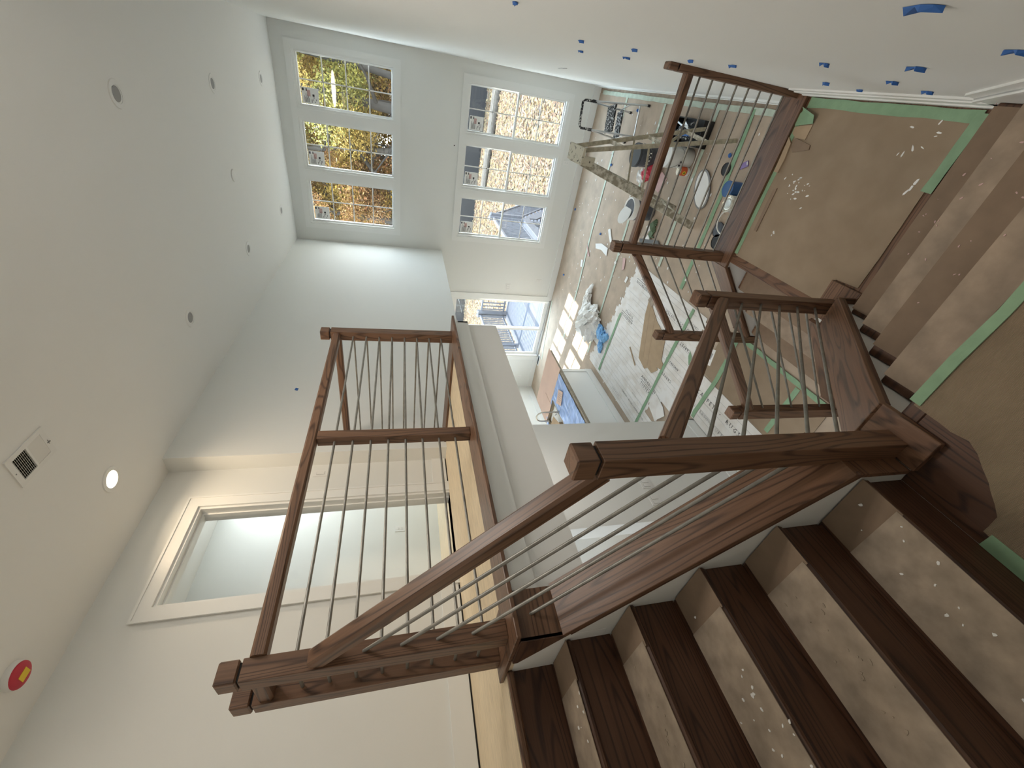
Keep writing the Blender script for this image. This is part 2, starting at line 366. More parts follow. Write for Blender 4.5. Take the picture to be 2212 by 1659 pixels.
# loft slab: plywood deck, plain soffit below, white fascia
lb = thing('loft_floor', (-2.5, 1.5, ZL), kind='structure')
MB().box(XREC, -2.055, YN, .62, ZL - .02, ZL).box(XREC, -1.76, .62, 3.15, ZL - .02, ZL).box(-4.345, XREC - .15, YN, YF, ZL - .02, ZL).box(XREC - .15, XREC, 1.70, 2.462, ZL - .02, ZL).build('plywood_deck', 'plywood', lb)
for q in ((XREC, -2.068, YN, .619), (XREC, -1.742, .619, 3.17), (XW, XREC, YN, YCO), (XW, XREC - .15, YCO, YF)): struct('ceiling', 'ceiling_paint', MB().box(*q, ZS, ZL - .02))
struct('trim_1', 'trim_paint', MB().box(-1.742, -1.722, .80, 3.19, ZL - .125, ZL).box(-1.742, -1.717, .80, 3.195, ZL - .035, ZL).box(XL, -1.722, 3.17, 3.19, ZL - .125, ZL))
# baseboards
struct('baseboard_far', 'trim_paint', MB().box(-3.885, XR, YF - .014, YF, 0, .125).box(-3.885, XR, YF - .02, YF, .125, .135).box(XW, -5.70, YF - .014, YF, 0, .125))
struct('baseboard_right', 'trim_paint', MB().box(XR - .016, XR, 3.12, YF, 0, .12).box(XR - .010, XR, 3.12, YF, .12, .14).box(XR - .022, XR, 3.12, YF, 0, .03))
struct('baseboard_kitchen', 'trim_paint', MB().box(XW, XW + .014, 3.0, YF, 0, .135))
struct('baseboard_pantry', 'trim_paint', MB().box(XL, XL + .014, 1.85, 3.184, 0, .135).box(XREC, XL + .014, 3.17, 3.184, 0, .135))
struct('baseboard_hall', 'trim_paint', MB().box(XREC, XREC + .014, YN, 1.594, ZL + .012, ZL + .145).box(XREC, XREC + .014, 2.57, YCO, ZL + .012, ZL + .145))
struct('baseboard_landing', 'trim_paint', MB().box(XR - .016, XR, 1.70, 2.92, ZA, ZA + .12).box(XR - .010, XR, 1.70, 2.92, ZA + .12, ZA + .17).box(XR - .022, XR, 1.70, 2.92, ZA, ZA + .045))
s1 = math.atan2(R1, RUN1)
sk = MB()
def skirt(mb, x0, x1, off0, off1):     # board following the flight along the right wall
    y0, y1 = .80, 1.74; f = lambda y: ZB - (y - Y01) * R1 / RUN1
    mb.prism([(y0, f(y0) + off0), (y1, f(y1) + off0), (y1, f(y1) + off1), (y0, f(y0) + off1)], x0, x1, 'x')
skirt(sk, XR - .016, XR, -.20, .10); skirt(sk, XR - .024, XR, .075, .10); skirt(sk, XR - .010, XR, .10, .165)
struct('trim_2', 'trim_paint', sk)

# casings
def casing(name, x0, x1, z0, z1, w, y=YF, sill=False, gaps=()):
    mb = MB().box(x0, x0 + w, y - .018, y, z0, z1).box(x1 - w, x1, y - .018, y, z0, z1).box(x0 + w, x1 - w, y - .018, y, z1 - w, z1)
    if sill is not None: mb.box(x0 + w, x1 - w, y - .018, y, z0, z0 + w)
    for a, b in gaps: mb.box(a, b, y - .018, y, z0 + w, z1 - w)
    return struct(name, 'trim_paint', mb)
casing('trim_3', -2.735, .105, 3.549, 5.286, .09, gaps=[(-.92, -.79), (-1.845, -1.715)])
casing('trim_4', -2.735, .105, .475, 2.514, .09, gaps=[(-.92, -.79), (-1.845, -1.715)])
casing('trim_5', -5.70, -3.885, 0, 2.49, .09, sill=None)

# windows
def window(n, x0, x1, z0, z1, double, tone):
    w = thing('window_%d' % n, ((x0 + x1) / 2, YF + .07, z0), kind='structure')
    y0, y1 = YF + .035, YF + .095
    fr = .035
    MB().box(x0, x0 + fr, YF, y1, z0, z1).box(x1 - fr, x1, YF, y1, z0, z1).box(x0 + fr, x1 - fr, YF, y1, z1 - fr, z1).box(x0 + fr, x1 - fr, YF, y1, z0, z0 + fr).build('window_frame', 'trim_paint', w)
    xa, xb = x0 + fr, x1 - fr
    def sash(za, zb, ya, yb, t=.028):
        s = MB().box(xa, xa + t, ya, yb, za, zb).box(xb - t, xb, ya, yb, za, zb).box(xa + t, xb - t, ya, yb, zb - t, zb).box(xa + t, xb - t, ya, yb, za, za + t).build('sash', 'plastic_white', w, .003)
        ym = (ya + yb) / 2
        MB().box(xa + t, xb - t, ym - .003, ym + .003, za + t, zb - t).build('pane', 'window_glass', s)
        return ym, xa + t, xb - t, za + t, zb - t, s
    mw = .009
    if double:
        zm = (z0 + z1) / 2
        for (za, zb, ya, yb) in ((zm - .02, z1 - fr, y0 + .03, y1), (z0 + fr, zm + .02, y0, y0 + .03)):
            ym, a, b, c, d, s = sash(za, zb, ya, yb)
            MB().box((a + b) / 2 - mw, (a + b) / 2 + mw, ym - .008, ym - .003, c, d).build('muntin', 'plastic_white', s)
            MB().box(a, b, ym - .008, ym - .003, (c + d) / 2 - mw, (c + d) / 2 + mw).build('muntin', 'plastic_white', s)
            if za > zm - .1: ly, lx, lz = ym, a, d
    else:
        ym, a, b, c, d, s = sash(z0 + fr, z1 - fr, y0, y1)
        MB().box((a + b) / 2 - mw, (a + b) / 2 + mw, ym - .008, ym - .003, c, d).build('muntin', 'plastic_white', s)
        for k in (1, 2, 3): MB().box(a, b, ym - .008, ym - .003, c + (d - c) * k / 4 - mw, c + (d - c) * k / 4 + mw).build('muntin', 'plastic_white', s)
        ly, lx, lz = ym, a, d
    # energy label in the upper left corner (seen upright)
    st = MB().box(lx + .012, lx + .235, ly - .012, ly - .0095, lz - .275, lz - .02).build('window_sticker', 'paper_white', w, 0)
    yy = ly - .0125
    pr = MB()
    for q in range(7): pr.box(lx + .03, lx + .03 + .055 + .10 * rnd.random(), yy - .0006, yy, lz - .06 - .012 * q, lz - .055 - .012 * q)
    for q in range(5): pr.box(lx + .03 + .03 * (q % 3), lx + .05 + .03 * (q % 3) + .05 * rnd.random(), yy - .0006, yy, lz - .17 - .017 * q, lz - .163 - .017 * q)
    pr.build('sticker_print', 'print_black', st)
    MB().box(lx + .115, lx + .20, yy - .0005, yy, lz - .15, lz - .10).build('sticker_block', 'print_pink', st)
    MB().box(lx + .185, lx + .222, yy - .0006, yy, lz - .055, lz - .03).box(lx + .185, lx + .222, yy - .0006, yy, lz - .10, lz - .085).box(lx + .12, lx + .15, yy - .0006, yy, lz - .21, lz - .18).build('sticker_mark', 'print_black', st)
for i, (a, b) in enumerate(UPW): window(i + 1, a, b, 3.636, 5.194, False, 0)
for i, (a, b) in enumerate(UPW): window(i + 4, a, b, .567, 2.425, True, 1)
def simple_window(n, axis, a, u0, u1, z0, z1, div=2):
    w = thing('window_%d' % n, (a, (u0 + u1) / 2, z0) if axis == 'x' else ((u0 + u1) / 2, a, z0), kind='structure')
    B = (lambda mb, p, q, r, s: mb.box(a - .03, a + .03, p, q, r, s)) if axis == 'x' else (lambda mb, p, q, r, s: mb.box(p, q, a - .03, a + .03, r, s))
    mb = MB(); f = .04
    for r in ((u0, u0 + f, z0, z1), (u1 - f, u1, z0, z1), (u0, u1, z0, z0 + f), (u0, u1, z1 - f, z1), (u0, u1, (z0 + z1) / 2 - .03, (z0 + z1) / 2 + .03)): B(mb, *r)
    mb.build('window_frame', 'trim_paint', w)
    m2 = MB(); um = (u0 + u1) / 2
    for r in ((um - .012, um + .012, z0, z1), (u0, u1, z0 + (z1 - z0) / 4 - .01, z0 + (z1 - z0) / 4 + .01), (u0, u1, z0 + (z1 - z0) * .75 - .01, z0 + (z1 - z0) * .75 + .01)): B(m2, *r)
    m2.build('muntin', 'plastic_white', w)
    g = MB(); g.box(a - .004, a + .004, u0, u1, z0, z1) if axis == 'x' else g.box(u0, u1, a - .004, a + .004, z0, z1)
    g.build('pane', 'window_glass', w)
for i, (u0, u1, z0, z1) in enumerate(WKIT): simple_window(7 + i, 'x', XW - .08, u0, u1, z0, z1)
simple_window(10, 'y', YF + .08, -4.25, -3.45, 3.7, 5.2)
simple_window(11, 'y', YN - .08, -6.2, -4.9, .9, 2.3)
# sliding patio door
dr = thing('door_1', (-4.8, YF + .06, 0), kind='structure')
MB().box(-5.61, -5.57, YF, YF + .13, .03, 2.4).box(-4.025, -3.985, YF, YF + .13, .03, 2.4).box(-5.57, -4.025, YF, YF + .13, 2.36, 2.4).build('door_frame', 'trim_paint', dr)
MB().box(-5.61, -3.985, YF, YF + .13, 0, .05).build('door_track', 'aluminium', dr)
for (a, b, ya, yb) in ((-4.84, -4.025, YF + .03, YF + .065), (-5.57, -4.77, YF + .07, YF + .105)):
    t = .055
    p = MB().box(a, a + t, ya, yb, .055, 2.36).box(b - t, b, ya, yb, .055, 2.36).box(a + t, b - t, ya, yb, .055, .15).box(a + t, b - t, ya, yb, 2.29, 2.36).build('door_panel', 'plastic_white', dr, .003)
    MB().box(a + t, b - t, (ya + yb) / 2 - .004, (ya + yb) / 2 + .004, .15, 2.29).build('pane', 'window_glass', p)
# hallway doorway casing and jamb (no door hung in it)
struct('trim_6', 'trim_paint', MB().box(XREC, XREC + .018, 1.594, 1.684, ZL, 5.207).box(XREC, XREC + .018, 2.48, 2.57, ZL, 5.207).box(XREC, XREC + .018, 1.684, 2.48, 5.118, 5.207)
       .box(XREC + .018, XREC + .026, 1.589, 1.604, ZL, 5.212).box(XREC + .018, XREC + .026, 2.56, 2.575, ZL, 5.212).box(XREC + .018, XREC + .026, 1.604, 2.56, 5.197, 5.212)
       .box(XREC - .16, XREC, 2.462, 2.48, ZL, 5.118).box(XREC - .16, XREC, 1.684, 1.702, ZL, 5.118).box(XREC - .16, XREC, 1.702, 2.462, 5.10, 5.118)
       .box(XREC - .10, XREC - .06, 2.45, 2.462, ZL, 5.10).box(XREC - .10, XREC - .06, 1.702, 1.714, ZL, 5.10).box(XREC - .10, XREC - .06, 1.714, 2.45, 5.088, 5.10))
struct('gap_shade', 'black', MB().box(XREC + .001, XREC + .006, YN, 1.58, ZL + .0, ZL + .012).box(XREC + .001, XREC + .006, 2.58, YCO, ZL, ZL + .012).box(XREC + .001, XREC + .010, 2.60, 2.86, ZL, ZL + .02))  # black strips standing in for the dark gap below the hall baseboard

# ------------------------------------------------------------------ window portals
for (x0, x1, z0, z1) in [(-2.65, .02, 3.63, 5.2), (-2.65, .02, .56, 2.43), (-5.6, -4.0, .05, 2.4)]:
    area_lamp('portal', ((x0 + x1) / 2, YF + .14, (z0 + z1) / 2), x1 - x0, 1, (1, 1, 1), (math.radians(-90), 0, 0), z1 - z0, portal=True)

# ------------------------------------------------------------------ knee walls that carry the railings
T = .025
cap1 = lambda y: 1.867 + (y - .817) * (1.036 - 1.867) / (1.737 - .817)
cap3 = lambda x: 2.127 + (-.829 - x) * R3 / RUN3
cap2 = lambda x: ZA + .03 + (x + .94) * R2 / RUN2
kn = MB()
kn.prism([(.62, 0), (1.775, 0), (1.775, cap1(1.775) - .03), (.817, ZB + .005), (.62, ZB + .005)], -.88, -.735, 'x')
struct('wall_stair', 'wall_paint', kn)
struct('wall_stair', 'wall_paint', MB().prism([(-.845, 0), (-.845, cap3(-.845) - .03), (-1.71, cap3(-1.71) - .03), (-1.71, ZL - .125), (-1.742, ZL - .125), (-1.742, ZS), (-2.06, ZS), (-2.06, 0)], .62, .78, 'y'))
struct('wall_stair', 'wall_paint', MB().prism([(-.88, 0), (-.88, ZA + .003), (-.94, ZA + .003), (-1.60, cap2(-1.60) - .03), (-1.60, 0)], 1.79, 1.955, 'y'))
struct('wall_stair', 'wall_paint', MB().prism([(XR, 0), (XR, ZA + .003), (-.94, ZA + .003), (-1.60, cap2(-1.60) - .03), (-1.60, 0)], 2.90, 3.08, 'y'))
# ------------------------------------------------------------------ stairs
def flight(name, loc, label): return thing(name, loc, label, 'stairs')
f1 = flight('stair_flight', (-.2, 1.2, ZA), 'short paper-covered flight between the two corrugated landings')
for i in range(0, 5):
    yn, z = Y01 + RUN1 * i, ZB - R1 * i
    if i > 0:
        MB().box(-.732, .283, yn - RUN1 - .02, yn, z - .027, z).build('tread', 'dark_oak_x', f1, .006)
        a = -.715 + .03 * rnd.random()
        b0 = yn - RUN1 + .015
        MB().box(a, .27, b0, yn + .004, z, z + .0025).box(a + .01, .26, yn + .001, yn + .004, z - .03, z + .001).build('tread_cover', 'kraft_dark' if i % 2 else 'cardboard_dark', f1)
    MB().box(-.735, .283, yn - .045, yn - .025, z - R1, z - .027).build('riser', 'dark_oak_x', f1)
f3 = flight('stair_flight', (-1.4, .1, ZB), 'upper flight of dark oak treads rising to the loft, covered in grubby paper')
for i in range(0, 6):
    xn, z = X03 - RUN3 * i, ZB + R3 * (i + 1)
    MB().box(xn - .045, xn - .025, YN, .619, z - R3, z - .027).build('riser', 'dark_oak_y', f3)
    if i < 5:
        MB().box(xn - RUN3 - .044, xn, YN, .619, z - .027, z).build('tread', 'dark_oak_y', f3, .009)
        MB().box(xn - RUN3 + .0, xn + .003, .475, .615, z, z + .002).build('tread_cover', 'cardboard_dark', f3)
        MB().box(xn - RUN3 + .0, xn - .006 + .012 * rnd.random(), YN + .01, .478 + .02 * rnd.random(), z + .002, z + .0045).build('tread_cover', 'kraft_pale', f3)
    else:
        MB().box(xn - .03, xn, YN, .619, z - .027, z + .004).build('nosing', 'oak_y', f3, .008)
f2 = flight('stair_flight', (-1.3, 2.4, 0), 'bottom flight of steps from the lower landing down to the main floor')
MB().box(X02, -.82, 1.955, 2.90, ZA - .024, ZA + .004).build('nosing', 'oak_y', f2, .005)
for i in range(0, 4):
    xn, z = X02 - RUN2 * i, ZA - R2 * i
    if i > 0:
        MB().box(xn, xn + RUN2 + .02, 1.958, 2.897, z - .027, z).build('tread', 'oak_y', f2, .006)
        MB().box(xn - .002, xn + RUN2 - .0, 1.965, 2.87, z, z + .003).build('tread_cover', 'cardboard_dark' if i % 2 else 'kraft_dark', f2)
    MB().box(xn + .025, xn + .045, 1.955, 2.90, z - R2, z - .027).build('riser', 'oak_y', f2)
# landings (structure) with their protective sheets
ldB = thing('floor', (-.3, 0, ZB), kind='structure')
MB().box(-.891, XR, YN, Y01 - .06, ZB - .02, ZB).build('landing_boards', 'dark_oak_y', ldB)
MB().box(-.735, XR, Y01 - .06, Y01, ZB - .027, ZB).build('nosing', 'dark_oak_x', ldB, .006)
ldA = thing('floor', (-.3, 2.3, ZA), kind='structure')
MB().box(-.82, XR, 1.60, 2.93, ZA - .024, ZA).build('landing_boards', 'oak_x', ldA)
def sheet(name, mat, pts, z, t, label, cat, group=None):
    o = MB().prism(pts, z, z + t, 'z').build(name, mat); return tag(o, label, cat, group)
sheet('corrugated_sheet', 'corrugated_x', [(-.655, .745), (.27, .745), (.27, -.48), (-.858, -.48), (-.86, .30), (-.85, .388), (-.827, .39), (-.79, .395), (-.765, .42), (-.74, .45), (-.723, .467), (-.70, .50), (-.672, .535), (-.655, .571), (-.662, .62), (-.658, .659)], ZB + .001, .004,
      'brown corrugated sheet with a torn corner covering the upper landing', 'cardboard')
sheet('corrugated_sheet', 'corrugated_y', [(.255, 2.855), (.255, 1.83), (-.46, 1.82), (-.65, 1.826), (-.66, 1.98), (-.80, 1.99), (-.823, 2.05), (-.823, 2.862)], ZA + .001, .005,
      'brown corrugated sheet taped down over the lower landing', 'cardboard')

# ------------------------------------------------------------------ railings
NW = .0767
def newel(parent, x0, y0, zb, zt, wx=NW, wy=NW):
    gap = .009; cap = .068
    s = MB().box(x0, x0 + wx, y0, y0 + wy, zb, zt - cap - gap).build('newel_post', 'oak_z', parent, .002)
    MB().box(x0 + .010, x0 + wx - .010, y0 + .010, y0 + wy - .010, zt - cap - gap, zt - cap).build('newel_neck', 'black', s)
    c = .007
    MB().box(x0, x0 + wx, y0, y0 + wy, zt - cap, zt).build('newel_cap', 'oak_z', s, .005)
    return s
def board(parent, name, p0, p1, w, t, upv=(0, 0, 1), mat='oak_x', bevel=.002, ch=0):
    p0, p1 = Vector(p0), Vector(p1); d = (p1 - p0).normalized(); u = Vector(upv); u = (u - d * u.dot(d)).normalized(); r = u.cross(d)
    rot = Matrix((d, r, u)).transposed()
    return MB().bar(p0, p1, w, t, u, ch).build(name, mat, parent, bevel if not ch else 0, rot=rot, origin=(p0 + p1) / 2)
def rods(parent, pairs, r=.0068):
    for a, b in pairs: MB().cyl(a, b, r, n=10).build('rod', 'metal_rod', parent, smooth=True)
def railing(loc, label): return thing('stair_railing', loc, label, 'railing', 'oak and metal stair railings')
ZR = ZL + .02
CX = -1.8175                                    # centre line of the loft railing
LR = [3.202 + .1005 * i for i in range(8)]
ra = railing((CX, 1.9, ZL), 'long loft railing with a middle post, overlooking the two-storey room')
newel(ra, -1.8758, .6645, ZR, 4.154); newel(ra, -1.856, 3.033, ZR, 4.154)
MB().box(-1.85, -1.786, 1.84, 1.905, ZR, 4.0).build('middle_post', 'oak_z', ra, .003)
board(ra, 'top_rail', (CX, .741, 4.03), (CX, 3.035, 4.03), .062, .056, ch=.010)
rods(ra, [((CX, .735, z), (CX, 3.04, z)) for z in LR])
MB().box(-1.89, -1.668, .612, 2.95, ZL, ZR).build('cap_board', 'oak_y', ra, .003)
MB().box(-2.13, -1.8905, .612, .822, ZL, ZR).build('cap_board', 'oak_x', ra, .003)
rb = railing((-1.95, .7, ZL), 'very short railing between the two close-set posts at the head of the stairs')
newel(rb, -2.109, .6645, ZR, 4.154)
board(rb, 'top_rail', (-2.034, .703, 4.03), (-1.876, .703, 4.03), .062, .056, ch=.010)
rods(rb, [((-2.036, .703, z), (-1.874, .703, z)) for z in LR])
rc = railing((-2.4, 3.07, ZL), 'far return railing running from the loft corner post to the wall')
board(rc, 'top_rail', (XL, 3.072, 4.03), (-1.856, 3.072, 4.03), .062, .056, ch=.010)
rods(rc, [((XL, 3.072, z), (-1.85, 3.072, z)) for z in LR])
MB().box(XL, -1.668, 2.952, 3.19, ZL, ZR).build('cap_board', 'oak_x', rc, .003)
rd = railing((-1.3, .7, ZB), 'sloping railing of the upper flight with the big foreground newel post')
newel(rd, -.840, .6645, ZB + .029, 3.0835)
board(rd, 'top_rail', (-.842, .703, 2.975), (-1.80, .703, 3.835), .064, .062, ch=.010)
G3 = [2.78, 2.645, 2.508, 2.372, 2.236]; H3 = [3.667, 3.529, 3.391, 3.25, 3.10]
rods(rd, [((-.835, .703, a), (-1.802, .703, b)) for a, b in zip(G3[:4], H3[:4])] + [((-.835, .703, G3[4]), (-1.705, .703, 3.025))])
board(rd, 'cap_board', (-.829, .705, cap3(-.829) - T / 2), (-1.70, .705, cap3(-1.70) - T / 2), .205, T)
for yy in (.612, .792): board(rd, 'cap_trim', (-.83, yy, cap3(-.83) - T - .012), (-1.70, yy, cap3(-1.70) - T - .012), .016, .022, mat='dark_oak_x')
MB().box(-.845, -.829, .607, .803, ZB + .03, cap3(-.829)).build('end_board', 'oak_y', rd, .001)
MB().box(-1.72, -1.70, .607, .803, cap3(-1.70) - .02, ZL).build('end_board', 'oak_y', rd, .001)
MB().prism([(-1.70, cap3(-1.70) - .035), (-1.90, ZL - .02), (-1.90, ZL), (-1.70, ZL)], .604, .619, 'y').build('skirt_wedge', 'dark_oak_x', rd)
MB().box(-.829, -.70, .604, .815, ZB + .003, ZB + .029).build('cap_board', 'oak_y', rd, .002)
rr = railing((-.8, 1.4, ZA), 'sloping railing of the middle flight, upper landing down to the lower landing post')
newel(rr, -.840, 1.831, ZA + .029, 1.909)
board(rr, 'top_rail', (-.8, .742, 2.755), (-.8, 1.832, 1.747), .064, .062, ch=.010)
rods(rr, [((-.8, .738, a), (-.8, 1.836, b)) for a, b in zip([2.612, 2.478, 2.34, 2.205, 2.07], [1.605, 1.467, 1.329, 1.193, 1.054])])
board(rr, 'cap_board', (-.803, .805, cap1(.805) - T / 2), (-.803, 1.775, cap1(1.775) - T / 2), .205, T)
for xx in (-.71, -.896): board(rr, 'cap_trim', (xx, .81, cap1(.81) - T - .012), (xx, 1.775, cap1(1.775) - T - .012), .016, .022, mat='dark_oak_x')
MB().box(-.905, -.701, 1.775, 1.79, ZA + .03, cap1(1.775)).build('end_board', 'oak_z', rr, .001)
MB().box(-.905, -.665, 1.77, 1.985, ZA + .003, ZA + .029).build('cap_board', 'oak_x', rr, .002)
re_ = railing((-.3, 3.0, ZA), 'level railing across the far side of the lower landing, ending at the wall')
newel(re_, -.925, 2.966, ZA + .029, 1.899); newel(re_, XR - .040, 2.966, ZA + .029, 1.899, wx=.040)
board(re_, 'top_rail', (-.849, 3.005, 1.728), (XR - .041, 3.005, 1.728), .062, .056, ch=.010)
rods(re_, [((-.85, 3.005, .947 + .0987 * i), (XR - .04, 3.005, .947 + .0987 * i)) for i in range(8)])
MB().box(-.942, XR - .005, 2.888, 3.10, ZA + .003, ZA + .029).build('cap_board', 'oak_x', re_, .002)
D2 = [1.525, 1.388, 1.25, 1.112, .973]; E2 = [.887, .75, .61, .47, .33]
for (yc, y0, ya, yb, lab, n) in ((3.0, 2.966, 2.888, 3.10, 'far railing of the bottom flight, beside the tall window room', 0), (1.87, 1.831, 1.77, 1.975, 'near railing of the bottom flight, below the middle flight', 1)):
    rf = railing((-1.3, yc, 0), lab)
    newel(rf, -1.7227, y0, .004, 1.176)
    board(rf, 'top_rail', (-.93 if not n else -.842, yc + .004, 1.665 if not n else 1.745), (-1.648, yc + .004, 1.02), .064, .060, ch=.010)
    x0 = -.925 if not n else -.842
    rods(rf, [((x0, yc + .004, a + (x0 + .935) * .9), (-1.644, yc + .004, b)) for a, b in zip(D2, E2)])
    ym = (ya + yb) / 2
    board(rf, 'cap_board', (-.94, ym, ZA + .029 - T / 2), (-1.61, ym, cap2(-1.61) - T / 2), yb - ya, T)
    for yy in (ya + .012, yb - .012): board(rf, 'cap_trim', (-.945, yy, cap2(-.945) - T - .012), (-1.61, yy, cap2(-1.61) - T - .012), .016, .022, mat='dark_oak_x')
    MB().box(-1.622, -1.606, ya, yb, .0, cap2(-1.61)).build('end_board', 'oak_z', rf, .001)
# ------------------------------------------------------------------ ceiling fittings, plus added fill lights
ORD = ['nearest the camera', 'middle', 'farthest, nearest the window wall']
def can_light(x, y, lit, label):
    t = thing('recessed_light', (x, y, ZC), label, 'ceiling light', 'recessed ceiling lights')
    MB().lathe((x, y, ZC - .006), [(.062, .006), (.060, 0), (.088, .0), (.092, .006)], 32).build('trim_ring', 'plastic_white', t, smooth=True)
    prof = [(.060, 0), (.047, .045)]
    b = MB(); n = 28
    for r, z in prof: b.v += [(x + r * math.cos(k * 6.28318 / n), y + r * math.sin(k * 6.28318 / n), ZC - .004 + z * .12) for k in range(n)]
    b.f += [(k, (k + 1) % n, n + (k + 1) % n, n + k) for k in range(n)]
    b.build('reflector', 'trim_paint' if not lit else 'lamp_glow', t, smooth=True)
    MB().cyl((x, y, ZC - .0015), (x, y, ZC - .0005), .049, n=28).build('lens', 'lamp_glow' if lit else 'print_grey', t)
    return t
for k, (x, y) in enumerate([(-.46, 3.99), (-.445, 5.87), (-.435, 7.79)]): can_light(x, y, False, 'unlit white recessed light in the row along the right wall, ' + ORD[k])
for k, (x, y) in enumerate([(-2.235, 4.0), (-2.235, 5.9), (-2.24, 7.77)]): can_light(x, y, False, 'unlit white recessed light in the row above the left wall, ' + ORD[k])
can_light(-2.62, 2.36, True, 'glowing warm recessed light over the loft, beside the doorway')
area_lamp('can_light_lamp', (-2.62, 2.36, ZC - .02), .10, 7, (1.0, .78, .54)).data.spread = math.radians(150)
area_lamp('can_light_lamp', (-2.62, .30, ZC - .02), .12, 2.5, (1.0, .82, .64))
for (x, y, p) in [(-.80, 2.1, 36), (-1.2, -.1, 2.5)]: area_lamp('stair_fill_light', (x, y, ZC - .04), .9, p, (1.0, .93, .85))  # unseen fill lights, added to brighten the stair side
area_lamp('bedroom_fill_light', (-3.8, 3.9, ZC - .03), .5, 34, (.90, .97, 1.0))  # unseen cool fill, added to brighten the room past the doorway
area_lamp('soffit_fill_light', (-2.35, 2.4, ZS - .02), .2, 7, (1.0, .93, .86))  # hidden fill under the loft, added to lift the pantry wall
area_lamp('pantry_fill_light', (-3.9, 1.2, ZS - .03), .4, 26, (.93, .97, 1.0))  # added fill that brightens the wall behind the pantry opening
area_lamp('kitchen_fill_light', (-5.3, 3.6, ZS - .03), .4, 18, (1.0, .97, .92))  # another unseen fill, added for brightness in the kitchen
dk = thing('cover_plate', (-1.347, 5.907, ZC), 'blank round white cover disc on the ceiling between the two rows of lights', 'cover plate')
MB().lathe((-1.347, 5.907, ZC - .014), [(.064, .0), (.068, .004), (.068, .014)], 32).build('disc', 'plastic_white', dk, smooth=True)
MB().lathe((-1.347, 5.907, ZC - .017), [(.045, .0), (.052, .003)], 32).build('disc_face', 'plastic_white', dk, smooth=True)
vx0, vx1, vy0, vy1 = -2.112, -1.925, 1.872, 2.145
v = thing('ceiling_vent', ((vx0 + vx1) / 2, (vy0 + vy1) / 2, ZC), 'white stamped ceiling vent with two louvre panels, one showing dark', 'vent')
ym = (vy0 + vy1) / 2; b = .026; zz = ZC - .007
MB().box(vx0, vx1, vy0, vy0 + b + .008, zz, ZC).box(vx0, vx1, vy1 - b - .008, vy1, zz, ZC).box(vx0, vx0 + b, vy0 + b + .008, vy1 - b - .008, zz, ZC).box(vx1 - b, vx1, vy0 + b + .008, vy1 - b - .008, zz, ZC).box(vx0 + b, vx1 - b, ym - .006, ym + .006, zz, ZC).build('vent_frame', 'plastic_white', v)
MB().box(vx0 + b, vx1 - b, vy0 + b, vy1 - b, ZC - .0012, ZC - .0004).build('duct_opening', 'dark_hole', v)
for s, (a, c) in enumerate(((vy0 + b + .008, ym - .006), (ym + .006, vy1 - b - .008))):
    for k in range(9):
        y = a + (c - a) * (k + .5) / 9
        MB().bar((vx0 + b, y, ZC - .004), (vx1 - b, y, ZC - .004), .0105 if s else .007, .0012, (0, .35 if s else -1.2, 1)).build('louvre', 'plastic_white', v)
for k in range(5): MB().box(vx0 + b + .024 * (k + .6), vx0 + b + .024 * (k + .6) + .002, vy0 + b + .008, ym - .006, ZC - .0022, ZC - .0014).build('damper_blade', 'print_grey', v)
MB().box(vx0 + .07, vx0 + .10, vy1 - .016, vy1 - .013, zz - .001, zz).box(vx0 + .083, vx0 + .087, vy1 - .024, vy1 - .006, zz - .006, zz).build('damper_lever', 'slot_grey', v)
for y in (vy0 + .014, ): MB().cyl((vx0 + .09, y, zz - .001), (vx0 + .09, y, zz), .004, n=8).build('screw', 'slot_grey', v)
sx, sy = -2.86, 1.262
sd = thing('smoke_detector', (sx, sy, ZC), 'white ceiling smoke detector in a red dust cover with a yellow label', 'smoke detector')
MB().lathe((sx, sy, ZC - .03), [(.066, 0), (.070, .01), (.070, .03)], 32).build('base', 'plastic_white', sd, smooth=True)
MB().lathe((sx, sy, ZC - .048), [(.030, 0), (.052, .004), (.064, .012), (.067, .022)], 32).build('dust_cover', 'red', sd, smooth=True)
MB().box(sx - .022, sx + .022, sy - .028, sy + .028, ZC - .0505, ZC - .0485).build('yellow_label', 'yellow', sd)

# ------------------------------------------------------------------ outlets and switches
def plate(name, cat, label, c, axis, w, h, kind, off=0.0):
    """wall plate facing -y (axis y) or +x (axis x)"""
    x, y, z = c
    t = thing(name, c, label, cat)
    if axis == 'y': P = lambda mb, a, b_, c_, d, e, f: mb.box(x + a, x + b_, y - f, y - e, z + c_, z + d)
    else: P = lambda mb, a, b_, c_, d, e, f: mb.box(x + e, x + f, y + a, y + b_, z + c_, z + d)
    m = MB(); P(m, -w / 2, w / 2, -h / 2, h / 2, 0, .006); m.build('cover', 'plastic_white', t, .0015)
    if kind == 'outlet':
        for s in (-1, 1):
            m = MB(); P(m, -.016, .016, s * .02 - .014, s * .02 + .014, .006, .008); m.build('socket', 'plastic_white', t)
            m = MB(); P(m, -.008, -.006, s * .02 - .004, s * .02 + .006, .008, .0085); P(m, .006, .008, s * .02 - .004, s * .02 + .006, .008, .0085); P(m, -.002, .002, s * .02 - .010, s * .02 - .006, .008, .0085); m.build('slot', 'slot_grey', t)
    else:
        n = max(1, round(w / .046) - 1)
        for k in range(n):
            cx = (k - (n - 1) / 2) * .046
            m = MB(); P(m, cx - .0165, cx + .0165, -.034, .034, .006, .010); m.build('rocker', 'plastic_white', t, .001)
            m = MB(); P(m, cx - .018, cx + .018, -.0355, .0355, .006, .0066); m.build('rocker_frame', 'slot_grey', t)
    return t
plate('wall_outlet', 'outlet', 'white outlet low under the lower right windows', (-1.01, YF, .37), 'y', .085, .12, 'outlet')
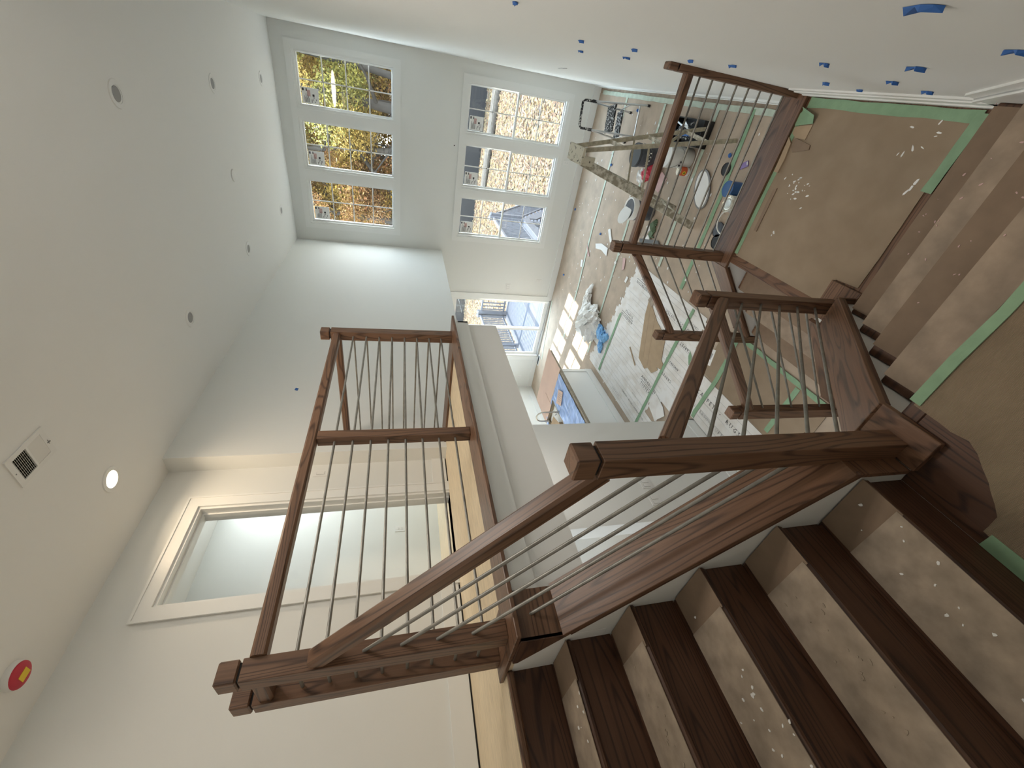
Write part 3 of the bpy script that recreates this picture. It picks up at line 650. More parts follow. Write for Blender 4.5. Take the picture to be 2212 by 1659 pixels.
plate('wall_outlet', 'outlet', 'white outlet low on the far wall right of the patio door', (-3.50, YF, .425), 'y', .075, .12, 'outlet')
plate('light_switch', 'light switch', 'white three-gang switch plate on the far wall right of the patio door', (-3.705, YF, 1.14), 'y', .165, .12, 'switch')
plate('wall_outlet', 'outlet', 'white outlet low on the far wall left of the patio door', (-6.25, YF, .42), 'y', .075, .12, 'outlet')
plate('light_switch', 'light switch', 'white switch beside the loft doorway', (XREC, 2.776, 4.244), 'x', .075, .12, 'switch')
plate('wall_outlet', 'outlet', 'white outlet on the bright bedroom wall seen through the doorway', (-4.345, 2.93, 3.53), 'x', .075, .12, 'outlet')
plate('light_switch', 'light switch', 'upper-floor side switch of the pair on the lower wall under the loft', (XL, 2.27, 1.16), 'x', .12, .12, 'switch')
plate('light_switch', 'light switch', 'second switch of the pair on the lower wall, nearer the opening', (XL, 2.07, 1.16), 'x', .12, .12, 'switch')

# ------------------------------------------------------------------ blue tape on walls
BT = [(1.036, 2.382, .075, 'largest blue tape scrap, high on the right wall at the picture edge'), (1.108, 1.92, .045, 'round blue tape scrap on the right wall, lowest over the upper landing steps'),
      (1.545, 1.693, .06, 'long flat blue tape scrap on the right wall over the middle flight'), (1.887, 1.371, .045, 'blue tape scrap on the right wall, between the long flat one and the landing baseboard'),
      (1.884, 1.783, .032, 'small blue tape scrap on the right wall above the thin T-shaped scraps'), (2.346, 1.283, .035, 'thin T-shaped blue tape scrap on the right wall, closest to the landing railing'),
      (2.304, 1.082, .035, 'thin T-shaped blue tape scrap just above the landing baseboard'), (1.90, 1.126, .045, 'curled blue tape scrap just above the landing baseboard, nearest the steps'),
      (3.545, 2.302, .04, 'blue tape scrap on the right wall, lower of the pair farthest beyond the railing'), (3.301, 2.052, .055, 'bent blue tape scrap on the right wall just beyond the railing post'),
      (2.826, 2.231, .045, 'flat blue tape scrap on the right wall above the bent one'), (2.73, 1.908, .055, 'blue tape scrap on the right wall just behind the wall post'),
      (2.535, 1.762, .045, 'blue tape scrap on the right wall just above the wall post of the landing railing'), (2.275, 3.076, .035, 'small blue tape scrap at the top edge of the picture, far from the others'),
      (2.988, 2.506, .04, 'blue tape scrap on the right wall, upper of the pair farthest beyond the railing')]
for k, (y, z, s, lab) in enumerate(BT):
    a = rnd.uniform(-.5, .5); pts = []
    for q, (dy, dz) in enumerate([(-.9, -.35), (-.2, -.5), (.5, -.45), (1.0, -.1), (.85, .45), (.1, .35), (-.3, .55), (-.8, .2)]):
        dy *= s * .62 * rnd.uniform(.8, 1.1); dz *= s * .62 * rnd.uniform(.7, 1.2)
        pts.append((y + dy * math.cos(a) - dz * math.sin(a), z + dy * math.sin(a) + dz * math.cos(a)))
    mb = MB(); n = len(pts)
    mb.v = [(XR - .001, p[0], p[1]) for p in pts] + [(XR - .0015 - .010 * (q % 3 == 0) - .004 * rnd.random(), p[0], p[1] - .003) for q, p in enumerate(pts)]
    mb.f = [tuple(range(n)), tuple(range(2 * n - 1, n - 1, -1))] + [(q, n + q, n + (q + 1) % n, (q + 1) % n) for q in range(n)]
    tag(mb.build('tape_scrap', 'blue_tape'), lab, 'tape', 'scraps of blue painter tape')
tag(MB().prism([(3.80, 4.605), (3.84, 4.60), (3.85, 4.63), (3.815, 4.635)], XL + .0005, XL + .004, 'x').build('tape_scrap', 'blue_tape'), 'lone small blue tape scrap high on the left wall beyond the loft railing', 'tape', 'scraps of blue painter tape')
sc = MB()
for k in range(5): sc.box(XR - .002, XR - .0004, 5.70 + .07 * k, 5.70 + .07 * k + rnd.uniform(.04, .12), 1.66 + rnd.uniform(-.015, .02), 1.668 + rnd.uniform(0, .02))
tag(sc.build('wall_patch', 'slot_grey'), 'unpainted scratched patch high on the right wall beyond the railing', 'patch')
tag(MB().box(-1.008, -.99, YF - .004, YF - .0005, 2.58, 2.60).build('wall_patch', 'black'), 'tiny dark speck on the far wall between upper and lower windows', 'mark')

# ------------------------------------------------------------------ tape runs
def tape(pts, w, z, mat, label, zz=.0012, group='strips of green masking tape'):
    """flat strip along a polyline, ragged edges"""
    L, R_ = [], []
    dense = []
    for (a, b_) in zip(pts[:-1], pts[1:]):
        n = max(1, int((Vector(b_) - Vector(a)).length / .12))
        dense += [Vector(a).lerp(Vector(b_), t / n) for t in range(n)]
    dense.append(Vector(pts[-1]))
    for i, p in enumerate(dense):
        d = (dense[min(i + 1, len(dense) - 1)] - dense[max(i - 1, 0)]).normalized(); nrm = Vector((-d.y, d.x))
        L.append(p + nrm * (w / 2 + rnd.uniform(-.004, .004))); R_.append(p - nrm * (w / 2 + rnd.uniform(-.004, .004)))
    mb = MB(); n = len(dense)
    for zc in (z, z + zz):
        for S_ in (L, R_): mb.v += [(p.x, p.y, zc + (.0015 * math.sin(i * 1.7) if zc > z else 0)) for i, p in enumerate(S_)]
    for i in range(n - 1):
        mb.f += [(2 * n + i, 3 * n + i, 3 * n + i + 1, 2 * n + i + 1), (i, i + 1, n + i + 1, n + i), (i, 2 * n + i, 2 * n + i + 1, i + 1), (n + i, n + i + 1, 3 * n + i + 1, 3 * n + i)]
    mb.f += [(0, n, 3 * n, 2 * n), (n - 1, 3 * n - 1, 4 * n - 1, 2 * n - 1)]
    return tag(mb.build('masking_tape', mat), label, 'tape', group)
FT = .0125
tape([(.20, 7.41), (-1.44, 7.385), (-1.93, 7.41), (-3.06, 7.34), (-4.3, 7.38)], .055, FT, 'pale_tape', 'pale green tape seam across the brown paper, closest to the window wall')
tape([(.17, 6.18), (-1.39, 6.185), (-2.53, 6.165), (-3.9, 6.16)], .055, FT, 'pale_tape', 'pale green tape seam across the brown paper, second from the window wall')
tape([(.23, 4.987), (-.97, 4.986), (-1.69, 4.99)], .055, FT, 'pale_tape', 'pale green tape seam on the brown paper running under the wooden ladder')
tape([(.226, 4.40), (-.64, 4.355), (-1.75, 4.36)], .06, FT, 'green_tape', 'green tape seam on the brown paper past the paint cans')
tape([(.215, 8.45), (.205, 6.3), (.21, 4.6), (.215, 3.3)], .06, FT, 'pale_tape', 'pale green tape along the brown paper edge beside the right baseboard')
tape([(-3.95, 8.53), (-5.0, 8.40), (-5.5, 8.30)], .03, FT, 'pale_tape', 'short green tape run at the foot of the patio door')
tape([(-2.70, 5.50), (-3.90, 5.57)], .055, .020, 'green_tape', 'green tape across the white cartons, on the side nearest the windows')
tape([(-1.85, 3.97), (-2.75, 4.04), (-3.40, 4.07), (-3.93, 4.10)], .055, .020, 'green_tape', 'long green tape across the middle of the white cartons')
tape([(-1.60, 3.175), (-1.86, 3.16), (-2.33, 3.15), (-2.86, 3.204), (-2.94, 3.20)], .058, .020, 'green_tape', 'green tape across the white cartons nearest the stairs')
tape([(-1.76, 3.10), (-1.765, 2.62), (-1.77, 2.0)], .05, .020, 'green_tape', 'green tape along the foot of the bottom steps')
tape([(-1.80, 2.30), (-2.35, 2.32)], .055, .020, 'green_tape', 'green tape between the bottom newel posts')
tape([(.245, 2.865), (.245, 1.80)], .055, ZA + .007, 'green_tape', 'green tape on the lower landing along the baseboard')
tape([(.26, 1.80), (.0, 1.81), (-.10, 1.815)], .055, ZA + .0075, 'green_tape', 'green tape on the lower landing along the foot of the steps', .003)
tape([(.21, 2.872), (-.2, 2.872), (-.81, 2.87)], .035, ZA + .007, 'green_tape', 'thin green tape on the lower landing beside the railing board')
tape([(-.645, .748), (-.3, .738), (.0, .742), (.27, .740)], .034, ZB + .006, 'green_tape', 'crumpled green tape along the front edge of the upper landing', .004)
tape([(-.868, .37), (-.868, -.45)], .05, ZB + .0055, 'green_tape', 'green tape on the upper landing along the first riser')
mb = MB(); g = [(.13, 2.742), (.165, 2.76), (.195, 2.87), (.17, 2.90), (.105, 2.885)]
mb.prism(g, ZA + .012, ZA + .016, 'z'); mb.add([(.13, 2.742, ZA + .017), (.165, 2.76, ZA + .017), (.195, 2.87, ZA + .017), (.215, 2.87, ZA + .04), (.175, 2.73, ZA + .05)], [(0, 1, 2, 3, 4)])
tag(mb.build('tape_flap', 'green_tape'), 'loose folded flap of green tape on the lower landing by the wall', 'tape')
# debris on the lower landing
sheet('cardboard_strip', 'cardboard', [(.10, 2.882), (.125, 2.742), (.035, 2.745), (.035, 2.835), (.06, 2.88)], ZA + .0065, .005, 'pale cardboard flap taped by the wall on the lower landing', 'cardboard')
sheet('cardboard_strip', 'cardboard', [(.035, 2.885), (.0, 2.842), (-.10, 2.828), (-.19, 2.832), (-.19, 2.87), (0, 2.882)], ZA + .0065, .014, 'long torn cardboard strip lying against the landing railing board', 'cardboard')
sheet('cardboard_strip', 'cardboard_dark', [(.035, 2.825), (.01, 2.68), (-.018, 2.672), (-.05, 2.80), (-.02, 2.83)], ZA + .0065, .006, 'triangular cardboard offcut pointing into the lower landing', 'cardboard')
sheet('cardboard_strip', 'cardboard_dark', [(-.285, 2.775), (-.60, 2.77), (-.60, 2.80), (-.29, 2.805)], ZA + .0065, .007, 'narrow cardboard strip along the green tape of the lower landing', 'cardboard')
def blobs(name, mat, cen, n, sp, sz, z, label, cat, jit=1.0, elong=1.0):
    mb = MB()
    for k in range(n):
        x = cen[0] + rnd.gauss(0, sp[0]); y = cen[1] + rnd.gauss(0, sp[1]); s = sz * rnd.uniform(.4, 1.3)
        a = rnd.uniform(0, 6.28); pts = []
        for q in range(6):
            t = q * 1.047; rr = s * rnd.uniform(.6, 1.2); px, py = rr * math.cos(t) * elong, rr * math.sin(t)
            pts.append((x + px * math.cos(a) - py * math.sin(a), y + px * math.sin(a) + py * math.cos(a)))
        mb.prism(pts, z, z + .0015, 'z')
    return tag(mb.build(name, mat), label, cat, kind='stuff')
blobs('plaster_spill', 'paper_white', (-.27, 2.62), 26, (.06, .05), .007, ZA + .006, 'white plaster drips on the lower landing beside the cardboard', 'plaster', elong=1.6)
blobs('plaster_spill', 'paper_white', (-.56, 2.62), 3, (.012, .012), .009, ZA + .006, 'two round plaster drops near the railing end of the lower landing', 'plaster', elong=1.5)
blobs('plaster_spill', 'paper_white', (.12, 1.98), 8, (.05, .07), .0055, ZA + .006, 'white scuffs on the lower landing corner by the tape', 'plaster', elong=3)
blobs('plaster_spill', 'paper_white', (-.10, 1.93), 3, (.04, .03), .009, ZA + .006, 'larger plaster smear at the front of the lower landing', 'plaster', elong=2.5)
for i in range(1, 5): blobs('plaster_spill', 'print_pink', (-.10, Y01 + RUN1 * i - .03), 7, (.22, .03), .0035, ZB - R1 * i + .003, 'plaster crumbs on tread %s below the upper landing' % ['', 'one step', 'two steps', 'three steps', 'four steps'][i], 'plaster', elong=2)
for i in range(5): blobs('plaster_spill', 'kraft_pale' if i % 2 else 'paper_white', (X03 - RUN3 * i - .09, .20), 20, (.05, .16), .0045, ZB + R3 * (i + 1) + .005, 'plaster spatter on the paper of the %s step up to the loft' % ['first', 'second', 'third', 'fourth', 'fifth'][i], 'plaster', elong=1.5)
# ------------------------------------------------------------------ white flooring cartons and cardboard on the main floor
def carton(x0, x1, ya, yb, z, label, step=None):
    """flattened carton: long strip with notched far and near ends"""
    k = (x1 - x0)
    pts = [(x0, ya), (x0 + k * .3, ya), (x0 + k * .3, ya - .03), (x0 + k * .75, ya - .03), (x0 + k * .75, ya), (x1, ya),
           (x1, yb - .05), (x0 + k * .72, yb - .05), (x0 + k * .72, yb), (x0 + k * .25, yb), (x0 + k * .25, yb - .03), (x0, yb - .03)]
    t = MB().prism(pts, z, z + .0025, 'z').build('flattened_carton', 'white_carton')
    tag(t, label, 'carton', 'flattened white flooring cartons')
    m = MB()
    for q in (.33, .66): m.box(x0 + k * q - .0012, x0 + k * q + .0012, ya + .10 + rnd.random() * .3, yb - .1 - rnd.random() * .3, z + .0025, z + .0030)
    m.build('fold_line', 'print_grey', t)
    return t
CT = []
xs = -3.955; far = [6.05, 5.98, 6.10, 5.92, 5.80, 5.72, 5.70, 5.62, 5.60, 5.56, 5.52]; near = [3.3, 3.3, 4.02, 3.80, 3.55, 3.50, 2.60, 3.30, 3.62, 3.66, 3.70]
nm = ['beside the island', 'second from the island', 'third from the island', 'fourth from the island', 'fifth from the island', 'sixth, at the middle of the spread', 'sixth from the stairs', 'fifth from the stairs', 'fourth from the stairs', 'third from the stairs', 'edge row closest to the stairs']
for i in range(11):
    x1 = xs + .192
    CT.append(carton(xs, x1 + .008, near[i], far[i], .0115 + .0012 * (i % 2), 'flattened white flooring carton, ' + nm[i])); xs = x1
CT.append(carton(-2.95, -2.68, 1.9, 3.62, .0140, 'flattened white carton by the pantry wall corner'))
CT.append(carton(-2.68, -2.41, 1.9, 3.40, .0118, 'flattened white carton printed with flooring words, next to the bottom newel'))
D = math.radians(-90); U = math.radians(90)
def put(c, s, size, x, y, ang, mat='print_black', z=.0165, sp=1.25): text(s, size, c, mat, x, y, z, ang, sp)
put(CT[12], 'CARPET  \u2022  RUGS  \u2022  HARDWOOD', .072, -2.64, 3.33, D, sp=1.5)
put(CT[12], 'ANDERSON TUFTEX', .058, -2.64 - .0, 2.15, D, 'print_grey')
put(CT[11], 'ANDERSON TUFTEX', .060, -2.82, 3.31, D, sp=1.35)
def two_line(c, x, y, ang, s=.066):
    put(c, 'ANDERSON', s, x, y, ang); dx = -s * .98 if ang < 0 else s * .98
    put(c, 'TUFTEX', s, x + dx * 1.45, y + (-.03 if ang < 0 else .03), ang)
    c2 = MB(); yy = sorted((y, y + (-.40 if ang < 0 else .40))); xm = x + dx * .33
    c2.box(xm - .003, xm + .003, yy[0], yy[1], .0165, .0170); c2.build('print_rule', 'print_black', c)
two_line(CT[3], -3.20, 4.40, D, .068)
two_line(CT[6], -2.66, 5.10, U, .064)
two_line(CT[9], -2.06, 4.98, U, .062)
put(CT[1], 'CARPET \u2022 RUGS \u2022 HARDWOOD', .044, -3.71, 4.72, D, 'print_black')
put(CT[2], 'ANDERSON TUFTEX', .034, -3.55, 4.45, D, 'print_grey')
put(CT[9], 'ANDERSON TUFTEX', .060, -2.10, 3.80, U)
put(CT[9], 'CARPET', .05, -2.00, 3.75, U, 'print_grey')
put(CT[5], 'CARPET \u2022', .060, -2.83, 3.78, U); put(CT[6], 'ANDERSON', .050, -2.62, 3.76, U)
put(CT[8], 'CARPET', .058, -2.30, 3.70, U)
put(CT[0], 'HARDWOOD', .038, -3.86, 5.0, D, 'print_grey')
sheet('carton_scrap', 'white_carton', [(-3.50, 3.75), (-3.30, 3.62), (-3.22, 3.72), (-3.17, 3.95), (-3.28, 4.02), (-3.42, 3.98)], .019, .004, 'torn white carton scrap with a curled edge near the pantry wall', 'carton')
st = sheet('round_sticker', 'paper_white', [(-3.47 + .042 * math.cos(k * .5236), 3.76 + .042 * math.sin(k * .5236)) for k in range(12)], .0165, .001, 'round white sticker marked with a cross on the bare brown paper', 'sticker')
text('X', .06, st, 'print_black', -3.49, 3.74, .0178, math.radians(30))
cb = sheet('cardboard_sheet', 'cardboard', [(-2.18, 4.90), (-2.21, 4.78), (-2.33, 4.55), (-2.42, 4.24), (-2.72, 4.14), (-2.74, 4.07), (-2.83, 4.06), (-2.86, 4.16), (-2.88, 4.12), (-3.0, 4.22), (-2.99, 4.35), (-3.05, 4.40), (-3.0, 4.62), (-2.75, 4.72), (-2.40, 4.86)], .0175, .006,
      'large flattened brown cardboard box on the white cartons', 'cardboard')
f = MB()
f.bar((-2.25, 4.80, .0238), (-2.93, 4.52, .0238), .003, .0006); f.bar((-2.30, 4.62, .0238), (-2.98, 4.36, .0238), .003, .0006); f.build('crease', 'cardboard_dark', cb)
f = MB().bar((-2.15, 4.91, .0245), (-2.20, 4.77, .0245), .07, .002); f.build('clear_tape', 'kraft_pale', cb)
tag(MB().bar((-3.0, 4.93, .022), (-3.15, 4.635, .022), .02, .008).build('wood_stick', 'cardboard'), 'thin wooden stick lying on the white cartons', 'stick')
o = sheet('paper_sheet', 'paper_white', [(-2.10, 3.46), (-2.06, 3.36), (-2.26, 3.33), (-2.29, 3.42), (-2.18, 3.47)], .0150, .002, 'crumpled white printed sheet on the brown floor near the bottom railing', 'paper')
MB().box(-2.20, -2.12, 3.37, 3.41, .0171, .0176).build('printed_block', 'print_grey', o)
sheet('corrugated_sheet', 'corrugated_y', [(-1.78, 3.38), (-1.78, 1.96), (-2.40, 1.96), (-2.40, 3.0), (-2.38, 3.38)], .0125, .004, 'brown corrugated sheet on the main floor at the foot of the bottom steps', 'cardboard')
sheet('tape_scrap', 'green_tape', [(-2.30, 3.72), (-2.34, 3.66), (-2.44, 3.60), (-2.46, 3.64), (-2.37, 3.71)], .018, .002, 'small crumpled scrap of green tape on the white cartons', 'tape')
# scraps on the brown paper
sheet('paper_scrap', 'paper_white', [(-2.08, 7.09), (-2.00, 6.86), (-1.99, 6.58), (-2.12, 6.54), (-2.10, 6.80), (-2.15, 7.03)], .014, .006, 'torn pale board scrap pointing at the lower railing post', 'paper')
sheet('paper_scrap', 'print_pink', [(-2.19, 7.46), (-2.27, 7.34), (-2.36, 7.20), (-2.38, 7.25), (-2.28, 7.38)], .014, .008, 'curled cream scrap on the brown paper near the window wall', 'paper')
sheet('paper_scrap', 'paper_white', [(-2.55, 7.52), (-2.53, 7.44), (-2.66, 7.40), (-2.68, 7.48)], .014, .003, 'small white printed card on the brown paper by the green tape', 'paper')
sheet('paper_scrap', 'paper_white', [(-2.14, 5.70), (-2.14, 5.64), (-2.24, 5.66), (-2.24, 5.72)], .014, .002, 'small white square at the edge of the white cartons', 'paper')
sheet('paper_scrap', 'paper_white', [(-2.10, 6.20), (-2.06, 6.17), (-2.09, 6.13), (-2.13, 6.16)], .015, .012, 'round white chip lying on the green tape', 'paper')
sheet('paper_scrap', 'print_pink', [(-1.94, 5.98), (-1.92, 5.90), (-2.08, 5.84), (-2.12, 5.90), (-2.02, 5.94)], .014, .006, 'curled cream strip beside the green tape and the cartons', 'paper')
sheet('paper_scrap', 'paper_white', [(-1.72, 6.75), (-1.68, 6.68), (-1.76, 6.60), (-1.84, 6.50), (-1.88, 6.55), (-1.80, 6.66)], .014, .012, 'crumpled beige paper strip with a white tip, right of the lower railing post', 'paper')
for (x, y, lab) in [(-1.815, 8.43, 'tight against the far baseboard'), (-1.874, 7.0, 'in the middle of the brown paper'), (-3.157, 8.2, 'near the far baseboard by the patio door'), (-.787, 7.32, 'seen between the legs of the wooden ladder'), (.04, 6.92, 'beside the small step ladder'), (-.213, 4.47, 'by the black round lid')]:
    tag(MB().lathe((x, y, .012), [(.018, 0), (.024, .01), (.01, .025)], 7, sx=1.2, ang=rnd.random() * 3).build('tape_ball', 'blue_tape'), 'balled scrap of blue tape ' + lab, 'tape', 'balled scraps of blue tape')
mb = MB()
for k in range(220):
    x, y = rnd.uniform(-4.2, .1), rnd.uniform(4.0, 8.3); s = rnd.uniform(.004, .016); a = rnd.random() * 3
    mb.prism([(x + s * math.cos(a + t) * (1.8 if t < 3 else 1), y + s * math.sin(a + t)) for t in (0, 1.3, 2.6, 3.9, 5.1)], .013, .0145, 'z')
tag(mb.build('plaster_crumbs', 'paper_white'), 'white plaster crumbs scattered over the brown paper floor', 'plaster', kind='stuff')
# plastic bag, long and twisted, half in the sun
t = thing('plastic_bag', (-3.2, 6.4, 0), 'crumpled clear plastic bag with a long twisted neck on the sunlit floor', 'bag')
def crumple(name, mat, parent, pts, rad, n=26, amp=.35, seed=0, flat=.6):
    mb = MB(); pts = [Vector(p) for p in pts]; m = len(pts) * 6; ring = []
    for i in range(m + 1):
        u = i / m * (len(pts) - 1); k = min(int(u), len(pts) - 2); fr = u - k
        c = pts[k].lerp(pts[k + 1], fr); r = rad[k] * (1 - fr) + rad[k + 1] * fr; d = (pts[k + 1] - pts[k]).normalized(); s = Vector((-d.y, d.x, 0)).normalized()
        row = []
        for j in range(n):
            a = j / n * 6.28318; q = 1 + amp * noise.noise(Vector((math.cos(a) * 2.2 + seed, math.sin(a) * 2.2, i * .55))) * 1.9 + amp * .5 * noise.noise(Vector((j * 1.3, i * 1.1, seed)))
            p = c + s * (math.cos(a) * r * q) + Vector((0, 0, 1)) * (math.sin(a) * r * q * flat)
            row.append((p.x, p.y, max(p.z, .014)))
        ring.append(row)
    for row in ring: mb.v += row
    for i in range(m):
        for j in range(n): mb.f.append((i * n + j, i * n + (j + 1) % n, (i + 1) * n + (j + 1) % n, (i + 1) * n + j))
    mb.f += [tuple(range(n - 1, -1, -1)), tuple(m * n + j for j in range(n))]
    return mb.build(name, mat, parent)
crumple('bag_body', 'plastic_bag', t, [(-2.72, 6.68, .05), (-2.90, 6.72, .07), (-3.12, 6.62, .09), (-3.28, 6.42, .12), (-3.42, 6.20, .12), (-3.38, 6.03, .08)], [.03, .07, .12, .25, .25, .10], seed=3)
crumple('bag_fold', 'plastic_bag', t, [(-2.95, 6.32, .06), (-3.1, 6.26, .10), (-3.30, 6.12, .10), (-3.33, 5.95, .05)], [.05, .12, .16, .06], seed=9)
t = thing('plastic_bag', (-3.3, 5.9, 0), 'crumpled blue plastic bag next to the clear one', 'bag')
crumple('bag_body', 'plastic_blue', t, [(-3.22, 6.02, .04), (-3.28, 5.88, .06), (-3.30, 5.72, .06), (-3.22, 5.62, .04)], [.05, .10, .09, .04], seed=5)
crumple('bag_tail', 'plastic_blue', t, [(-3.36, 5.82, .04), (-3.50, 5.74, .05), (-3.62, 5.72, .03)], [.04, .06, .03], seed=6)

# ------------------------------------------------------------------ kitchen island
isl = thing('kitchen_island', (-4.3, 4.8, 0), 'white kitchen island with an overhanging dark counter, seen beyond the pantry wall', 'island')
MB().box(-4.86, -4.09, 3.25, 5.85, .0, .87).build('body', 'trim_paint', isl, .003)
MB().box(-4.088, -4.072, 3.27, 5.85, .012, .135).box(-4.09, -4.078, 3.27, 3.36, .135, .87).box(-4.09, -4.078, 5.77, 5.85, .135, .87).build('base_trim', 'trim_paint', isl)
MB().box(-4.89, -3.72, 3.22, 4.42, .87, .91).box(-4.89, -3.72, 5.22, 5.93, .87, .91).box(-4.36, -3.72, 4.42, 5.22, .87, .91).box(-4.89, -4.78, 4.42, 5.22, .87, .91).build('counter', 'counter', isl)
sk = MB().box(-4.78, -4.36, 4.42, 4.434, .70, .905).box(-4.78, -4.36, 5.206, 5.22, .70, .905).box(-4.374, -4.36, 4.42, 5.22, .70, .905).box(-4.78, -4.766, 4.42, 5.22, .70, .905).box(-4.78, -4.36, 4.42, 5.22, .69, .70).build('sink', 'sink_steel', isl)
fa = thing('kitchen_faucet', (-4.30, 4.88, .91), 'tall gooseneck kitchen faucet at the island sink', 'faucet')
pts = [(-4.30, 4.88, .912), (-4.30, 4.88, 1.20)] + [(-4.30 - .10 + .10 * math.cos(a), 4.88, 1.20 + .11 * math.sin(a)) for a in [i * math.pi / 8 for i in range(1, 9)]] + [(-4.50, 4.88, 1.14)]
MB().tube(pts, .012, 10).build('spout', 'nickel', fa, smooth=True)
MB().lathe((-4.30, 4.88, .911), [(.028, 0), (.028, .006), (.02, .01), (.018, .10), (.014, .11)], 16).build('base', 'nickel', fa, smooth=True)
MB().tube([(-4.30, 4.865, .98), (-4.30, 4.82, .99), (-4.29, 4.79, 1.03)], .006, 8).build('handle', 'nickel', fa, smooth=True)
MB().cyl((-4.50, 4.88, 1.14), (-4.50, 4.88, 1.06), .015, .017, n=12).build('spray_head', 'nickel', fa, smooth=True)
def film(name, mat, x0, x1, y0, y1, z, amp, hole=None, seed=0, nx=26, ny=60):
    mb = MB(); idx = {}
    for j in range(ny + 1):
        for i in range(nx + 1):
            x, y = x0 + (x1 - x0) * i / nx, y0 + (y1 - y0) * j / ny
            idx[i, j] = len(mb.v); mb.v.append((x, y, z + amp * (.5 + noise.noise(Vector((x * 9 + seed, y * 3.5, 0))) * .5 + .5 * noise.noise(Vector((x * 22, y * 8 + seed, 1))))))
    for j in range(ny):
        for i in range(nx):
            cx, cy = x0 + (x1 - x0) * (i + .5) / nx, y0 + (y1 - y0) * (j + .5) / ny
            if hole and hole[0] < cx < hole[1] and hole[2] < cy < hole[3]: continue
            mb.f.append((idx[i, j], idx[i + 1, j], idx[i + 1, j + 1], idx[i, j + 1]))
    return mb.build(name, mat)
tag(film('protective_film', 'film_blue', -4.88, -3.77, 3.25, 5.28, .913, .018, (-4.80, -4.34, 4.40, 5.24)), 'wrinkled blue protective film over the island counter around the sink', 'film')
pb = thing('board_panel', (-4.3, 5.6, .91), 'pinkish brown protective board covering the far end of the island counter', 'board')
MB().box(-4.885, -3.70, 5.29, 5.95, .914, .920).build('panel', 'pink_board', pb)
MB().box(-4.885, -4.45, 5.24, 5.60, .9205, .9245).build('panel_offcut', 'pink_board', pb)
cd = tag(MB().prism([(-3.99, 5.11), (-3.91, 4.93), (-4.15, 4.86), (-4.24, 5.05)], .936, .938, 'z').build('instruction_card', 'pink_board'), 'pale instruction card on the blue film', 'card')
m = MB()
for k in range(5): m.bar((-4.02 - .035 * k, 5.06 - .01 * k, .9384), (-3.97 - .035 * k, 4.93 - .01 * k, .9384), .006, .0006)
m.build('card_print', 'print_grey', cd)
sb = thing('cardboard_box', (-4.55, 4.7, .72), 'open cardboard box sitting in the sink', 'box')
MB().box(-4.70, -4.42, 4.60, 4.76, .72, .94).build('box_body', 'cardboard', sb)
MB().bar((-4.56, 4.76, .94), (-4.56, 4.92, .985), .26, .004, (0, 0, 1)).build('flap', 'cardboard', sb)
tag(MB().bar((-4.44, 5.05, .93), (-4.38, 4.93, .95), .05, .02).bar((-4.38, 4.93, .95), (-4.34, 4.96, 1.0), .03, .02).build('glove', 'paper_white'), 'white rag over the edge of the sink', 'rag')
vt = thing('floor_vent', (-5.67, 8.49, 0), 'open dark floor vent at the foot of the patio door', 'vent')
MB().box(-5.80, -5.50, 8.44, 8.56, .012, .018).build('vent_frame', 'trim_paint', vt); MB().box(-5.78, -5.52, 8.46, 8.54, .018, .0185).build('vent_opening', 'dark_hole', vt)

# ------------------------------------------------------------------ wooden A-frame ladder
ld = thing('wooden_ladder', (-.5, 4.8, 0), 'old paint-splattered wooden A-frame ladder standing beyond the landing railing', 'ladder')
TP = 1.70
FA, FB = (Vector((-.495, 4.535, TP)), Vector((-1.03, 4.65, .014))), (Vector((-.495, 4.855, TP)), Vector((-.95, 5.12, .014)))
RA, RB = (Vector((-.395, 4.55, TP)), Vector((-.07, 4.47, .014))), (Vector((-.395, 4.84, TP)), Vector((.0, 4.97, .014)))
for a, b_ in (FA, FB): MB().bar(b_, a, .028, .085, (1, 0, .3)).build('front_rail', 'ladder_paint', ld, .002)
for a, b_ in (RA, RB): MB().bar(b_, a, .024, .042, (1, 0, .3)).build('rear_rail', 'ladder_wood', ld, .002)
MB().box(-.525, -.365, 4.475, 4.915, TP, TP + .028).build('top_cap', 'ladder_cap', ld, .003)
for s in (4.485, 4.895): MB().box(-.53, -.44, s - .008, s + .008, TP - .12, TP + .0).build('cap_bracket', 'ladder_cap', ld, .002)
for k in range(1, 6):
    u = k / 6; p, q = FA[0].lerp(FA[1], u), FB[0].lerp(FB[1], u)
    MB().bar(p, q, .088, .022, (0, 0, 1)).build('step', 'ladder_paint', ld, .002)
for u in (.25, .52, .80):
    p, q = RA[0].lerp(RA[1], u), RB[0].lerp(RB[1], u); MB().bar(p, q, .018, .04, (1, 0, .3)).build('rear_crossbar', 'ladder_paint', ld)
MB().bar(RA[0].lerp(RA[1], .52), RB[0].lerp(RB[1], .80), .012, .03, (1, 0, .3)).build('rear_brace', 'ladder_wood', ld)
for F_, R_ in ((FA, RA), (FB, RB)):
    p, q = F_[0].lerp(F_[1], .50), R_[0].lerp(R_[1], .42); MB().bar(p, q, .006, .022, (0, 0, 1)).build('spreader', 'ladder_wood', ld)
